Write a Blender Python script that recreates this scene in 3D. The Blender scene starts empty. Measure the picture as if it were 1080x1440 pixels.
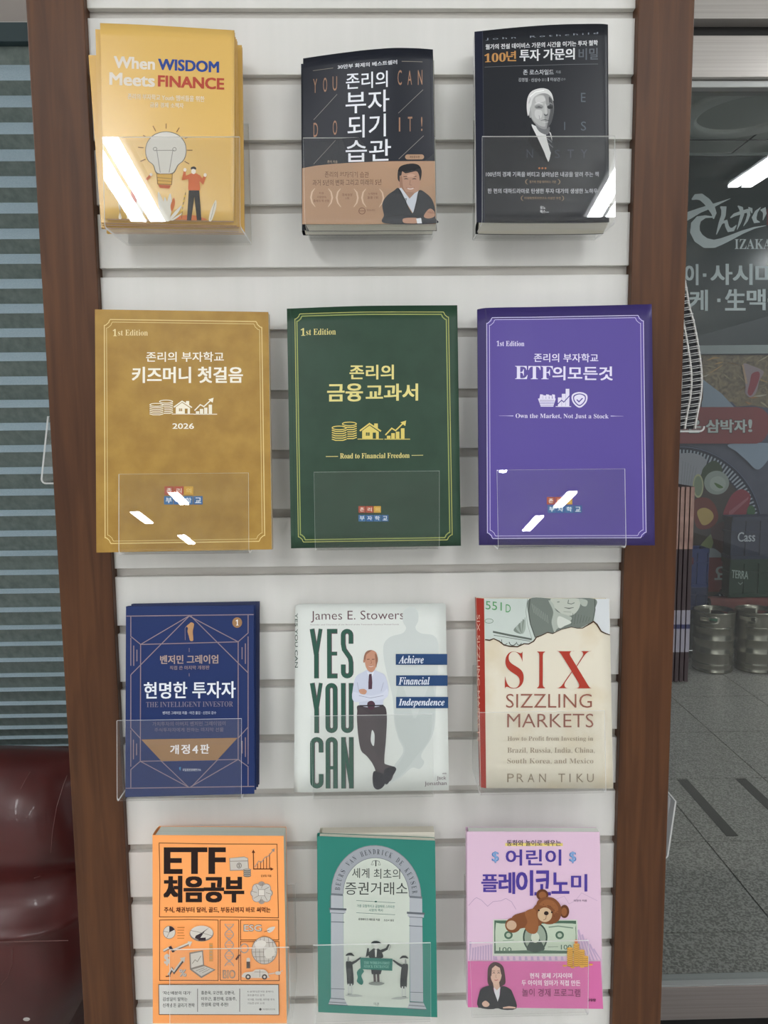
import bpy, bmesh, math, random
from mathutils import Vector, Matrix
random.seed(7)
SC = bpy.context.scene
COL = SC.collection
# ---------------------------------------------------------------- camera
cam = bpy.data.cameras.new('camera'); cam.sensor_fit = 'VERTICAL'; cam.sensor_height = 36.0
cam.lens = 36.0*1060/1440; cam.clip_start = .02
camo = bpy.data.objects.new('camera', cam); COL.objects.link(camo)
_p, _y, _r = (math.radians(a) for a in (6.2696, 1.0088, -.5358))
_f = Vector((math.sin(_y)*math.cos(_p), math.cos(_y)*math.cos(_p), -math.sin(_p)))
_rt = Vector((math.cos(_y), -math.sin(_y), 0)); _up = _rt.cross(_f)
_R = math.cos(_r)*_rt + math.sin(_r)*_up; _U = -math.sin(_r)*_rt + math.cos(_r)*_up
camo.matrix_world = Matrix(((_R.x, _U.x, -_f.x, .0026), (_R.y, _U.y, -_f.y, -.9609), (_R.z, _U.z, -_f.z, 1.5), (0, 0, 0, 1)))
SC.camera = camo
# ---------------------------------------------------------------- world, exposure
SC.view_settings.view_transform = 'Standard'; SC.view_settings.look = 'None'
SC.view_settings.gamma = 1; SC.view_settings.use_curve_mapping = False
SC.view_settings.exposure = -0.05
W = bpy.data.worlds.new('concourse_air'); SC.world = W; W.use_nodes = True
W.node_tree.nodes['Background'].inputs[0].default_value = (.97, .98, 1, 1)
W.node_tree.nodes['Background'].inputs[1].default_value = .72
TUBE_POWER = 44.0
CEILING_Z = 2.75
# ---------------------------------------------------------------- helpers
def lin(c):
    return c/12.92 if c <= .04045 else ((c+.055)/1.055)**2.4
def rgb(h, k=1.0):
    h = h.lstrip('#'); return tuple(min(.95, lin(int(h[i:i+2], 16)/255)*k) for i in (0, 2, 4)) + (1,)
MATS = {}
def mat(name, color, rough=.5, metal=0, spec=.5, coat=0, emit=0, k=1.0):
    if name in MATS: return MATS[name]
    m = bpy.data.materials.new(name); m.use_nodes = True
    b = m.node_tree.nodes['Principled BSDF']
    c = rgb(color, k) if isinstance(color, str) else tuple(color)+(1,)
    b.inputs['Base Color'].default_value = c; b.inputs['Roughness'].default_value = rough
    b.inputs['Metallic'].default_value = metal; b.inputs['Specular IOR Level'].default_value = spec
    b.inputs['Coat Weight'].default_value = coat
    if emit:
        b.inputs['Emission Color'].default_value = c; b.inputs['Emission Strength'].default_value = emit
    MATS[name] = m; return m
INK = 1.0
def ink(h): return mat('ink_'+h.lstrip('#'), h, rough=.42, spec=.22, k=INK)
def noise_mat(name, c1, c2, scale, rough=.5, metal=0, stretch=(1, 1, 1), detail=6, bump=0, lo=.35, hi=.65, spec=.5, coat=0, k=1.0, dist=0):
    if name in MATS: return MATS[name]
    m = mat(name, c1, rough, metal, spec, coat, 0, k); nt = m.node_tree; b = nt.nodes['Principled BSDF']
    tc = nt.nodes.new('ShaderNodeTexCoord'); mp = nt.nodes.new('ShaderNodeMapping'); mp.inputs['Scale'].default_value = stretch
    n = nt.nodes.new('ShaderNodeTexNoise'); n.inputs['Scale'].default_value = scale; n.inputs['Detail'].default_value = detail
    n.inputs['Distortion'].default_value = dist
    r = nt.nodes.new('ShaderNodeValToRGB'); r.color_ramp.elements[0].position = lo; r.color_ramp.elements[1].position = hi
    r.color_ramp.elements[0].color = rgb(c1, k); r.color_ramp.elements[1].color = rgb(c2, k)
    L = nt.links.new; L(tc.outputs['Object'], mp.inputs[0]); L(mp.outputs[0], n.inputs['Vector'])
    L(n.outputs['Fac'], r.inputs[0]); L(r.outputs[0], b.inputs['Base Color'])
    if bump:
        bp = nt.nodes.new('ShaderNodeBump'); bp.inputs['Strength'].default_value = bump; bp.inputs['Distance'].default_value = .002
        L(n.outputs['Fac'], bp.inputs['Height']); L(bp.outputs[0], b.inputs['Normal'])
    return m
def clear_mat(name, tint=(.99, .992, .99), ior=1.49, body=0.0, bodycol=(.8, .8, .8), rough=0.0):
    """thin clear sheet: fresnel reflection over straight transmission, optional milky body (cut edges)"""
    if name in MATS: return MATS[name]
    m = bpy.data.materials.new(name); m.use_nodes = True; nt = m.node_tree; nt.nodes.clear(); L = nt.links.new
    o = nt.nodes.new('ShaderNodeOutputMaterial'); t = nt.nodes.new('ShaderNodeBsdfTransparent'); t.inputs[0].default_value = tint+(1,)
    g = nt.nodes.new('ShaderNodeBsdfGlossy'); g.inputs['Roughness'].default_value = rough
    f = nt.nodes.new('ShaderNodeLayerWeight'); f.inputs[0].default_value = .5
    pw = nt.nodes.new('ShaderNodeMath'); pw.operation = 'POWER'; L(f.outputs['Facing'], pw.inputs[0]); pw.inputs[1].default_value = 5
    r0 = ((ior-1)/(ior+1))**2; ma = nt.nodes.new('ShaderNodeMath'); ma.operation = 'MULTIPLY_ADD'; L(pw.outputs[0], ma.inputs[0]); ma.inputs[1].default_value = 1-r0; ma.inputs[2].default_value = r0
    x = nt.nodes.new('ShaderNodeMixShader'); L(ma.outputs[0], x.inputs[0]); L(t.outputs[0], x.inputs[1]); L(g.outputs[0], x.inputs[2])
    last = x.outputs[0]
    if body:
        d = nt.nodes.new('ShaderNodeBsdfDiffuse'); d.inputs[0].default_value = bodycol+(1,)
        tr = nt.nodes.new('ShaderNodeBsdfTranslucent'); tr.inputs[0].default_value = bodycol+(1,)
        a = nt.nodes.new('ShaderNodeMixShader'); a.inputs[0].default_value = .4; L(d.outputs[0], a.inputs[1]); L(tr.outputs[0], a.inputs[2])
        y = nt.nodes.new('ShaderNodeMixShader'); y.inputs[0].default_value = body; L(last, y.inputs[1]); L(a.outputs[0], y.inputs[2]); last = y.outputs[0]
    L(last, o.inputs[0]); MATS[name] = m; return m
def tag(o, label=None, cat=None, group=None, kind=None):
    if label: o['label'] = label
    if cat: o['category'] = cat
    if group: o['group'] = group
    if kind: o['kind'] = kind
    return o
def empty(name, loc, label=None, cat=None, group=None, kind=None):
    o = bpy.data.objects.new(name, None); o.location = loc; o.empty_display_size = .02; COL.objects.link(o)
    return tag(o, label, cat, group, kind)
def mesh(name, V, F, mats, parent=None, mi=None, smooth=False, loc=None):
    """one mesh object; V in world metres; origin moved to loc (or the parent's origin)"""
    me = bpy.data.meshes.new(name)
    o = bpy.data.objects.new(name, me)
    off = Vector((0, 0, 0))
    p = parent
    while p is not None: off += p.location; p = p.parent
    if parent is not None: o.parent = parent
    elif loc is not None: off = Vector(loc); o.location = off
    me.from_pydata([tuple(Vector(v)-off) for v in V], [], F)
    for m in (mats if isinstance(mats, (list, tuple)) else [mats]): me.materials.append(m)
    if mi: 
        for i, pl in enumerate(me.polygons): pl.material_index = mi[i]
    if smooth:
        for pl in me.polygons: pl.use_smooth = True
    me.update(); COL.objects.link(o); return o
class MB:
    def __init__(s): s.V = []; s.F = []; s.M = []
    def add(s, V, F, m=0):
        b = len(s.V); s.V += [tuple(v) for v in V]; s.F += [tuple(b+i for i in f) for f in F]; s.M += [m]*len(F); return s
    def box(s, x0, x1, y0, y1, z0, z1, m=0, bev=0):
        if bev:
            bm = bmesh.new(); bmesh.ops.create_cube(bm, size=1)
            bmesh.ops.scale(bm, vec=(x1-x0, y1-y0, z1-z0), verts=bm.verts); bmesh.ops.translate(bm, vec=((x0+x1)/2, (y0+y1)/2, (z0+z1)/2), verts=bm.verts)
            bmesh.ops.bevel(bm, geom=bm.edges[:], offset=bev, segments=2, affect='EDGES', profile=.5)
            bm.verts.index_update(); s.add([v.co[:] for v in bm.verts], [[v.index for v in f.verts] for f in bm.faces], m); bm.free(); return s
        V = [(x, y, z) for z in (z0, z1) for y in (y0, y1) for x in (x0, x1)]
        return s.add(V, [(0, 2, 3, 1), (4, 5, 7, 6), (0, 1, 5, 4), (2, 6, 7, 3), (0, 4, 6, 2), (1, 3, 7, 5)], m)
    def tube(s, pts, r, n=8, m=0, cap=True, closed=False):
        pts = [Vector(p) for p in pts]; b = len(s.V); N = len(pts)
        for i, p in enumerate(pts):
            if closed: t = (pts[(i+1) % N]-pts[i-1]).normalized()
            else: t = (pts[min(i+1, N-1)]-pts[max(i-1, 0)]).normalized()
            a = t.orthogonal() if i == 0 else (a - t*a.dot(t)); a.normalize(); c = t.cross(a)
            rr = r[i] if isinstance(r, (list, tuple)) else r
            for k in range(n):
                th = 2*math.pi*k/n; s.V.append(tuple(p + (a*math.cos(th)+c*math.sin(th))*rr))
        for i in range(N if closed else N-1):
            j = (i+1) % N
            for k in range(n): s.F.append((b+i*n+k, b+i*n+(k+1) % n, b+j*n+(k+1) % n, b+j*n+k)); s.M.append(m)
        if cap and not closed:
            s.F.append(tuple(b+k for k in range(n))[::-1]); s.F.append(tuple(b+(N-1)*n+k for k in range(n))); s.M += [m, m]
        return s
    def lathe(s, prof, cx, cy, n=32, m=0):
        b = len(s.V)
        for r, z in prof:
            for k in range(n):
                th = 2*math.pi*k/n; s.V.append((cx+r*math.cos(th), cy+r*math.sin(th), z))
        for i in range(len(prof)-1):
            for k in range(n): s.F.append((b+i*n+k, b+i*n+(k+1) % n, b+(i+1)*n+(k+1) % n, b+(i+1)*n+k)); s.M.append(m)
        return s
    def build(s, name, mats, parent=None, smooth=False, loc=None):
        return mesh(name, s.V, s.F, mats, parent, s.M, smooth, loc)
def catmull(P, t):
    n = len(P)-1
    if n == 1: return P[0].lerp(P[1], t)
    return P[0]
def curve_at(U, P, u):
    """smooth curve through samples P at parameters U"""
    n = len(U)
    if n == 2: return P[0].lerp(P[1], (u-U[0])/(U[1]-U[0]))
    if n == 3:
        i = 0 if u < U[1] else 1; return P[i].lerp(P[i+1], (u-U[i])/(U[i+1]-U[i]))
    i = 0
    while i < n-2 and u > U[i+1]: i += 1
    h = U[i+1]-U[i]; t = (u-U[i])/h
    def tan(j):
        if j == 0: return (P[1]-P[0])/(U[1]-U[0])
        if j == n-1: return (P[-1]-P[-2])/(U[-1]-U[-2])
        return (P[j+1]-P[j-1])/(U[j+1]-U[j-1])
    m0, m1 = tan(i)*h, tan(i+1)*h
    return P[i]*(2*t**3-3*t*t+1) + m0*(t**3-2*t*t+t) + P[i+1]*(-2*t**3+3*t*t) + m1*(t**3-t*t)
# ---- lettering: the font's own glyphs as filled meshes
def serif(s):
    o = ''
    for c in s:
        if 'A' <= c <= 'Z': o += chr(0x1D400+ord(c)-65)
        elif 'a' <= c <= 'z': o += chr(0x1D41A+ord(c)-97)
        elif '0' <= c <= '9': o += chr(0x1D7CE+ord(c)-48)
        else: o += c
    return o
def serif_italic(s):
    o = ''
    for c in s:
        if 'A' <= c <= 'Z': o += chr(0x1D468+ord(c)-65)
        elif 'a' <= c <= 'z': o += chr(0x1D482+ord(c)-97)
        else: o += c
    return o
GLY = {}
def _store(key, V, F):
    if not V: return
    xs = [v[0] for v in V]; ys = [v[1] for v in V]; a, b, c, d = min(xs), max(xs), min(ys), max(ys)
    GLY[key] = ([((x-a)/max(1e-6, b-a), (d-y)/max(1e-6, d-c)) for x, y in V], F)
def set_lines(lines, w):
    """turn many lines of lettering of one weight into meshes at once"""
    c = bpy.data.curves.new('t', 'FONT'); c.body = '\n'.join(lines); c.size = 1; c.offset = w; c.space_line = 5; c.resolution_u = 3
    o = bpy.data.objects.new('t', c); me = bpy.data.meshes.new_from_object(o)
    rows = [([], [], {}) for _ in lines]; co = [v.co[:] for v in me.vertices]
    for p in me.polygons:
        r = max(0, min(len(lines)-1, int(round((.3-co[p.vertices[0]][1])/5)))); V, F, ix = rows[r]; f = []
        for i in p.vertices:
            if i not in ix: ix[i] = len(V); V.append(co[i][:2])
            f.append(ix[i])
        F.append(tuple(f))
    for st, (V, F, _) in zip(lines, rows): _store((st, w), V, F)
    bpy.data.objects.remove(o); bpy.data.curves.remove(c); bpy.data.meshes.remove(me)
def glyphs(s, w=0, sp=1.0):
    if (s, w) not in GLY: set_lines([s], w)
    return GLY[(s, w)]
class Sheet:
    """a printed face: T, B = 3-D points along its top and bottom edge, t, b = the same points in the artwork's own units"""
    def __init__(s, T, B, t, b, k=1.0, grid=None, normal=None):
        s.T = [Vector(p) for p in T]; s.B = [Vector(p) for p in B]; s.t = t; s.b = b; s.k = k
        x0, x1 = t[0][0], t[-1][0]; s.U = [(p[0]-x0)/(x1-x0) for p in t]
        s.NU, s.NV = grid or ((32, 16) if len(T) > 3 else ((12, 8) if len(T) == 3 else (4, 4)))
        s.gu = [i/s.NU for i in range(s.NU+1)]
        if len(T) == 3: s.gu = [0, s.U[1]]+[s.U[1]+(1-s.U[1])*i/(s.NU-1) for i in range(1, s.NU)]
        s.gv = [j/s.NV for j in range(s.NV+1)]
        d = (s.T[-1]-s.T[0]); e = (s.B[0]-s.T[0]); s.n = e.cross(d).normalized()   # towards the viewer
        if s.n.y > 0: s.n = -s.n
        s.layer = 0
    def uv(s, x, y):
        v = .5
        for _ in range(5):
            xl = s.t[0][0]*(1-v)+s.b[0][0]*v; xr = s.t[-1][0]*(1-v)+s.b[-1][0]*v
            u = (x-xl)/(xr-xl); yt = s._i(s.t, u); yb = s._i(s.b, u); v = (y-yt)/(yb-yt)
        v = v*s.k/(1-v+v*s.k)
        return u, v
    def _i(s, L, u):
        U = s.U; i = 0
        while i < len(U)-2 and u > U[i+1]: i += 1
        return L[i][1]+(L[i+1][1]-L[i][1])*(u-U[i])/(U[i+1]-U[i])
    def pos(s, u, v, h=0):
        return curve_at(s.U, s.T, u).lerp(curve_at(s.U, s.B, u), v) + s.n*h
class Print:
    """one printed element (lettering, picture ...) lying on a Sheet"""
    def __init__(s, sh, step=.000012): s.sh = sh; s.V = []; s.F = []; s.M = []; s.mats = []; s.step = step
    def _m(s, c):
        m = c if not isinstance(c, str) else ink(c)
        if m not in s.mats: s.mats.append(m)
        return s.mats.index(m)
    def put(s, V, F, c, dl=1):
        sh = s.sh; sh.layer += dl; z = .00006 + sh.layer*s.step; mi = s._m(c)
        uv = [sh.uv(x, y) for x, y in V]
        bm = bmesh.new(); vs = [bm.verts.new((u, v, 0)) for u, v in uv]
        for f in F:
            try: bm.faces.new([vs[i] for i in f])
            except ValueError: pass
        us = [p[0] for p in uv]; ws = [p[1] for p in uv]
        for ax, G, L in ((0, sh.gu, us), (1, sh.gv, ws)):
            lo, hi = min(L), max(L)
            for k in G[1:-1]:
                if lo < k < hi:
                    bmesh.ops.bisect_plane(bm, geom=bm.verts[:]+bm.edges[:]+bm.faces[:], dist=1e-7, plane_co=(k, k, 0), plane_no=((1, 0, 0), (0, 1, 0))[ax])
        bm.verts.index_update(); b = len(s.V)
        s.V += [tuple(sh.pos(v.co.x, v.co.y, z)) for v in bm.verts]
        for f in bm.faces:
            if f.calc_area() > 1e-10: s.F.append(tuple(b+v.index for v in f.verts)); s.M.append(mi)
        bm.free(); return s
    def text(s, st, x0, y0, x1, y1, c, w=0, slope=0, shear=0, sp=1.0, rot=0, bend=None):
        ew = min((-.014, -.006, 0), key=lambda q: abs(q-w)); V, F = glyphs(st, ew, sp)
        P = []
        for a, b in V:
            if rot: a2, b2 = 1-b, a; x, y = x0+(x1-x0)*a2, y0+(y1-y0)*b2
            else:
                x = x0+(x1-x0)*a; y = y0+(y1-y0)*b+slope*(x-x0); x += shear*(.5-b)
            if bend: x, y = bend(x, y)
            P.append((x, y))
        if w > .007:      # heavy weights: the same glyphs laid down again a little to every side
            e = w*(y1-y0 if not rot else x1-x0)*.9
            sh8 = [(-e, -e*.6), (e, -e*.6), (-e, e*.6), (e, e*.6)]
            if w > .032: sh8 += [(-e, 0), (e, 0), (0, -e*.6), (0, e*.6), (-e*.5, -e*.3), (e*.5, e*.3), (-e*.5, e*.3), (e*.5, -e*.3)]
            for dx, dy in sh8: s.put([(x+dx, y+dy) for x, y in P], F, c, .3)
            return s
        return s.put(P, F, c)
    def poly(s, pts, c):
        from mathutils.geometry import tessellate_polygon
        F = tessellate_polygon([[Vector((x, y, 0)) for x, y in pts]])
        return s.put(pts, [tuple(f) for f in F], c)
    def smooth(s, pts, c, n=6):
        """closed smooth outline through pts"""
        N = len(pts); out = []
        for i in range(N):
            p0, p1, p2, p3 = pts[i-1], pts[i], pts[(i+1) % N], pts[(i+2) % N]
            for j in range(n):
                t = j/n
                out.append(tuple(.5*((2*p1[a])+(-p0[a]+p2[a])*t+(2*p0[a]-5*p1[a]+4*p2[a]-p3[a])*t*t+(-p0[a]+3*p1[a]-3*p2[a]+p3[a])*t**3) for a in (0, 1)))
        return s.poly(out, c)
    def rect(s, x0, y0, x1, y1, c, slope=0): return s.poly([(x0, y0), (x1, y0+slope*(x1-x0)), (x1, y1+slope*(x1-x0)), (x0, y1)], c)
    def ell(s, cx, cy, rx, ry, c, a0=0, a1=360, n=28, rot=0):
        pts = []; ca, sa = math.cos(math.radians(rot)), math.sin(math.radians(rot))
        for i in range(n+(a1-a0 < 360)):
            t = math.radians(a0+(a1-a0)*i/n); x, y = rx*math.cos(t), ry*math.sin(t); pts.append((cx+x*ca-y*sa, cy+x*sa+y*ca))
        if a1-a0 < 360: pts.append((cx, cy))
        return s.poly(pts, c)
    def line(s, pts, w, c, closed=False):
        V = []; F = []; n = len(pts); ws = w if isinstance(w, (list, tuple)) else [w]*n
        L = []
        for i in range(n):
            if closed: a, b = pts[i-1], pts[(i+1) % n]
            else: a, b = pts[max(i-1, 0)], pts[min(i+1, n-1)]
            p = pts[i]
            d1 = (p[0]-a[0], p[1]-a[1]); d2 = (b[0]-p[0], b[1]-p[1])
            def nz(d):
                l = math.hypot(*d); return (d[0]/l, d[1]/l) if l > 1e-9 else None
            d1, d2 = nz(d1), nz(d2); d1 = d1 or d2; d2 = d2 or d1
            t = nz((d1[0]+d2[0], d1[1]+d2[1])) or d1
            m = 1/max(.45, t[0]*d1[0]+t[1]*d1[1]); h = ws[i]/2*m
            V += [(p[0]-t[1]*h, p[1]+t[0]*h), (p[0]+t[1]*h, p[1]-t[0]*h)]
        for i in range(n if closed else n-1):
            j = (i+1) % n; F.append((2*i, 2*j, 2*j+1, 2*i+1))
        return s.put(V, F, c)
    def ring(s, cx, cy, rx, ry, w, c, a0=0, a1=360, n=30):
        pts = [(cx+rx*math.cos(math.radians(a0+(a1-a0)*i/n)), cy+ry*math.sin(math.radians(a0+(a1-a0)*i/n))) for i in range(n+(a1-a0 < 360))]
        return s.line(pts, w, c, closed=(a1-a0 >= 360))
    def done(s, name, parent, label=None):
        if not s.F: return None
        o = mesh(name, s.V, s.F, s.mats, parent, s.M)
        if label: o['label'] = label
        return o
def clampu(a): return a
# ---------------------------------------------------------------- materials
WOOD = noise_mat('walnut_laminate', '#42240f', '#5a371c', 9, rough=.44, stretch=(9, 9, .5), detail=8, bump=.05, lo=.3, hi=.7, spec=.32, dist=.6)
SLAT = noise_mat('white_laminate', '#d8d7d2', '#dedcd8', 3, rough=.5, stretch=(14, 1, .3), lo=.3, hi=.7)
GROOVE = mat('groove_aluminium', '#c4c0b9', rough=.5)
PAGE = noise_mat('page_edges', '#d5d2c4', '#b9b5a6', 60, rough=.8, stretch=(.02, 40, .02))
PAGE_PINK = noise_mat('booklet_page_edges', '#d8b4a6', '#a98274', 60, rough=.8, stretch=(.02, 30, .02))
ACRYL = clear_mat('clear_acrylic')
EDGE = clear_mat('acrylic_cut_edge', body=.75, bodycol=(.94, .95, .94))
GLASS = clear_mat('door_glass', tint=(.92, .935, .93), ior=1.52)
# measured sizes, metres (x right, y into the wall, z up); the last two lists of a cover are its printed artwork's own units
COVERS={
 '11':([(-0.2936, -0.0585, 1.954), (-0.2423, -0.057, 1.9527), (-0.1951, -0.055, 1.951), (-0.1452, -0.053, 1.9491)],
  [(-0.2936, -0.077, 1.7383), (-0.2458, -0.077, 1.7371), (-0.1979, -0.077, 1.736), (-0.1485, -0.077, 1.7349)],
  [(128, 93), (400, 104), (650, 119), (912, 135)],
  [(150, 1235), (400, 1240), (650, 1245), (907, 1250)],0.9939),
 '12':([(-0.069, -0.045, 1.9227), (-0.0448, -0.0523, 1.9227), (-0.0176, -0.0595, 1.9227), (0.0002, -0.0637, 1.9227), (0.0179, -0.0669, 1.9227), (0.0355, -0.069, 1.9227), (0.0532, -0.0686, 1.9227), (0.0674, -0.0672, 1.9227), (0.0781, -0.0654, 1.9227)],
  [(-0.0715, -0.068, 1.7333), (-0.047, -0.068, 1.7332), (-0.0192, -0.068, 1.733), (-0.0006, -0.068, 1.733), (0.018, -0.068, 1.7331), (0.0366, -0.068, 1.733), (0.0552, -0.068, 1.7329), (0.0701, -0.068, 1.733), (0.0808, -0.068, 1.733)],
  [(118, 190), (250, 170), (400, 150), (500, 138), (600, 129), (700, 123), (800, 124), (880, 128), (940, 133)],
  [(115, 1240), (251, 1240), (405, 1240), (508, 1240), (611, 1239), (714, 1239), (817, 1239), (899, 1238), (958, 1238)],1.0026),
 '13':([(0.1281, -0.04, 1.9539), (0.1368, -0.0419, 1.9539), (0.1638, -0.0475, 1.9539), (0.1922, -0.0522, 1.9539), (0.2207, -0.0555, 1.9539), (0.2515, -0.057, 1.9539), (0.2709, -0.057, 1.9539), (0.2778, -0.0555, 1.9539)],
  [(0.1266, -0.074, 1.7332), (0.1354, -0.074, 1.7328), (0.163, -0.074, 1.7323), (0.192, -0.074, 1.732), (0.2212, -0.074, 1.7319), (0.2524, -0.074, 1.7321), (0.272, -0.074, 1.7324), (0.2785, -0.074, 1.7326)],
  [(113, 102), (158, 97), (300, 82), (450, 69), (600, 60), (760, 56), (860, 56), (893, 60)],
  [(125, 1215), (170, 1217), (311, 1219), (459, 1220), (608, 1220), (767, 1218), (867, 1216), (900, 1215)],1.0113),
 '21':([(-0.3253, -0.03, 1.646), (-0.118, -0.03, 1.6416)],
  [(-0.3245, -0.068, 1.3572), (-0.1161, -0.068, 1.3584)],
  [(52, 58), (993, 72)],
  [(60, 1377), (1012, 1360)],1.0069),
 '22':([(-0.0957, -0.03, 1.6453), (-0.0411, -0.032, 1.6468), (0.0028, -0.033, 1.6476), (0.1094, -0.034, 1.6474)],
  [(-0.0932, -0.068, 1.3594), (-0.0391, -0.068, 1.3596), (0.0042, -0.068, 1.3597), (0.1103, -0.068, 1.36)],
  [(52, 55), (300, 45), (500, 39), (985, 36)],
  [(75, 1367), (323, 1363), (521, 1360), (1005, 1353)],1.0072),
 '23':([(0.1351, -0.024, 1.644), (0.1449, -0.03, 1.6447), (0.2045, -0.034, 1.6448), (0.2692, -0.042, 1.6446), (0.3372, -0.055, 1.6438)],
  [(0.1331, -0.062, 1.3596), (0.1429, -0.068, 1.3604), (0.2024, -0.07, 1.36), (0.2684, -0.074, 1.3598), (0.34, -0.08, 1.3596)],
  [(82, 58), (130, 50), (400, 45), (700, 38), (1028, 30)],
  [(92, 1337), (140, 1337), (410, 1337), (712, 1337), (1045, 1338)],1.0074),
 '31':([(-0.3052, -0.03, 1.2824), (-0.1458, -0.03, 1.2812)],
  [(-0.3039, -0.07, 1.0521), (-0.1455, -0.068, 1.0526)],
  [(122, 103), (930, 98)],
  [(118, 1310), (935, 1288)],1.0157),
 '32':([(-0.0944, -0.022, 1.2786), (-0.0886, -0.03, 1.2815), (0.0958, -0.03, 1.2798)],
  [(-0.0974, -0.06, 1.05), (-0.0902, -0.07, 1.0544), (0.0958, -0.07, 1.0537)],
  [(66, 94), (90, 89), (980, 85)],
  [(58, 1226), (88, 1228), (1000, 1215)],1.0136),
 '33':([(0.1356, -0.02, 1.2854), (0.1442, -0.03, 1.2866), (0.3034, -0.03, 1.2838)],
  [(0.1368, -0.058, 1.0509), (0.1433, -0.07, 1.0556), (0.3007, -0.07, 1.0521)],
  [(88, 92), (138, 97), (932, 100)],
  [(116, 1292), (158, 1297), (955, 1300)],1.0128),
 '41':([(-0.2804, -0.045, 0.9882), (-0.1136, -0.045, 0.9838)],
  [(-0.2808, -0.077, 0.7547), (-0.1115, -0.077, 0.7505)],
  [(110, 155), (940, 160)],
  [(112, 1345), (960, 1345)],1.0066),
 '42':([(-0.0705, -0.048, 0.9844), (0.0802, -0.048, 0.9752)],
  [(-0.0715, -0.073, 0.7614), (0.0804, -0.0745, 0.7517)],
  [(77, 172), (873, 203)],
  [(85, 1360), (888, 1395)],1.0005),
 '43':([(0.1211, -0.048, 0.9868), (0.2921, -0.048, 0.9828)],
  [(0.1193, -0.075, 0.766), (0.2929, -0.075, 0.7595)],
  [(75, 132), (915, 135)],
  [(80, 1240), (935, 1250)],1.0029),
}
HOLDERS={
 '11':[(-0.2916, -0.0738, 1.8266), (-0.1394, -0.0738, 1.8262), (-0.1398, -0.084, 1.7298), (-0.2907, -0.084, 1.7336)],
 '12':[(-0.0694, -0.064, 1.8289), (0.0807, -0.064, 1.8278), (0.0812, -0.073, 1.7313), (-0.0684, -0.073, 1.7316)],
 '13':[(0.1331, -0.0705, 1.8275), (0.2837, -0.0705, 1.8276), (0.2833, -0.0805, 1.7304), (0.1321, -0.0805, 1.7307)],
 '21':[(-0.2955, -0.062, 1.4499), (-0.1423, -0.062, 1.4487), (-0.142, -0.077, 1.3562), (-0.2948, -0.077, 1.3566)],
 '22':[(-0.0646, -0.062, 1.4499), (0.0851, -0.062, 1.45), (0.0836, -0.077, 1.3576), (-0.0637, -0.077, 1.3572)],
 '23':[(0.1522, -0.072, 1.4507), (0.3044, -0.072, 1.4517), (0.303, -0.087, 1.3585), (0.1519, -0.087, 1.3593)],
 '31':[(-0.3109, -0.066, 1.1487), (-0.1588, -0.066, 1.1506), (-0.1596, -0.079, 1.051), (-0.3107, -0.079, 1.0517)],
 '32':[(-0.074, -0.066, 1.1504), (0.0756, -0.066, 1.1497), (0.0762, -0.078, 1.0519), (-0.0726, -0.078, 1.0528)],
 '33':[(0.1339, -0.066, 1.1515), (0.2889, -0.066, 1.1485), (0.2891, -0.078, 1.0534), (0.134, -0.078, 1.0554)],
 '41':[(-0.2563, -0.075, 0.8527), (-0.1063, -0.075, 0.8531), (-0.1054, -0.086, 0.752), (-0.2569, -0.086, 0.7539)],
 '42':[(-0.0764, -0.072, 0.8525), (0.0723, -0.072, 0.8517), (0.0716, -0.082, 0.7549), (-0.0746, -0.082, 0.7547)],
 '43':[(0.1209, -0.076, 0.854), (0.2724, -0.076, 0.8531), (0.2705, -0.086, 0.7551), (0.1238, -0.086, 0.7577)],
}
COPIES={
 '11a':[(-0.3033, -0.0465, 1.9535), (-0.145, -0.0465, 1.9451), (-0.1462, -0.0695, 1.7321), (-0.2989, -0.0695, 1.7359)],
 '11b':[(-0.3052, -0.0405, 1.9526), (-0.1448, -0.0405, 1.9457), (-0.1448, -0.0635, 1.7321), (-0.3002, -0.0635, 1.7351)],
 '11c':[(-0.3165, -0.0345, 1.9314), (-0.1554, -0.0345, 1.9277), (-0.146, -0.0575, 1.7289), (-0.3036, -0.0575, 1.7335)],
 '11d':[(-0.297, -0.0285, 1.9477), (-0.1411, -0.0285, 1.945), (-0.1408, -0.0515, 1.7281), (-0.2998, -0.0515, 1.7295)],
 '13b':[(0.1242, -0.0215, 1.9588), (0.2824, -0.0215, 1.9651), (0.2797, -0.05, 1.732), (0.1258, -0.05, 1.7327)],
 '31b':[(-0.3041, -0.014, 1.2812), (-0.1422, -0.014, 1.2821), (-0.1435, -0.048, 1.0551), (-0.3048, -0.048, 1.0542)],
 '41b':[(-0.2829, -0.028, 0.9868), (-0.1135, -0.028, 0.9878), (-0.113, -0.06, 0.7409), (-0.2823, -0.06, 0.7452)],
 '42b':[(-0.0682, -0.036, 0.9812), (0.0808, -0.036, 0.9802), (0.0742, -0.06, 0.7342), (-0.0744, -0.06, 0.738)],
}
BLINDZ=[2.2861, 2.2287, 2.1711, 2.1128, 2.0552, 1.9982, 1.9416, 1.8865, 1.831, 1.7752, 1.7207, 1.6662, 1.6113, 1.5585, 1.5052, 1.4541, 1.4024, 1.3513, 1.3025, 1.2533, 1.2056, 1.1594, 1.1141, 1.0682, 1.0253, 0.9846, 0.9444, 0.9064, 0.8703, 0.8352, 0.8036, 0.7745, 0.7491, 0.7253, 0.7052, 0.6869, 0.6722]
NOTEX=[(1.6996, 0.4394), (1.6852, 0.4429), (1.666, 0.4465), (1.6466, 0.4532), (1.6224, 0.459), (1.598, 0.4639), (1.5784, 0.4671), (1.5588, 0.4684), (1.5391, 0.4671), (1.5193, 0.4638), (1.4994, 0.461)]
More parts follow.
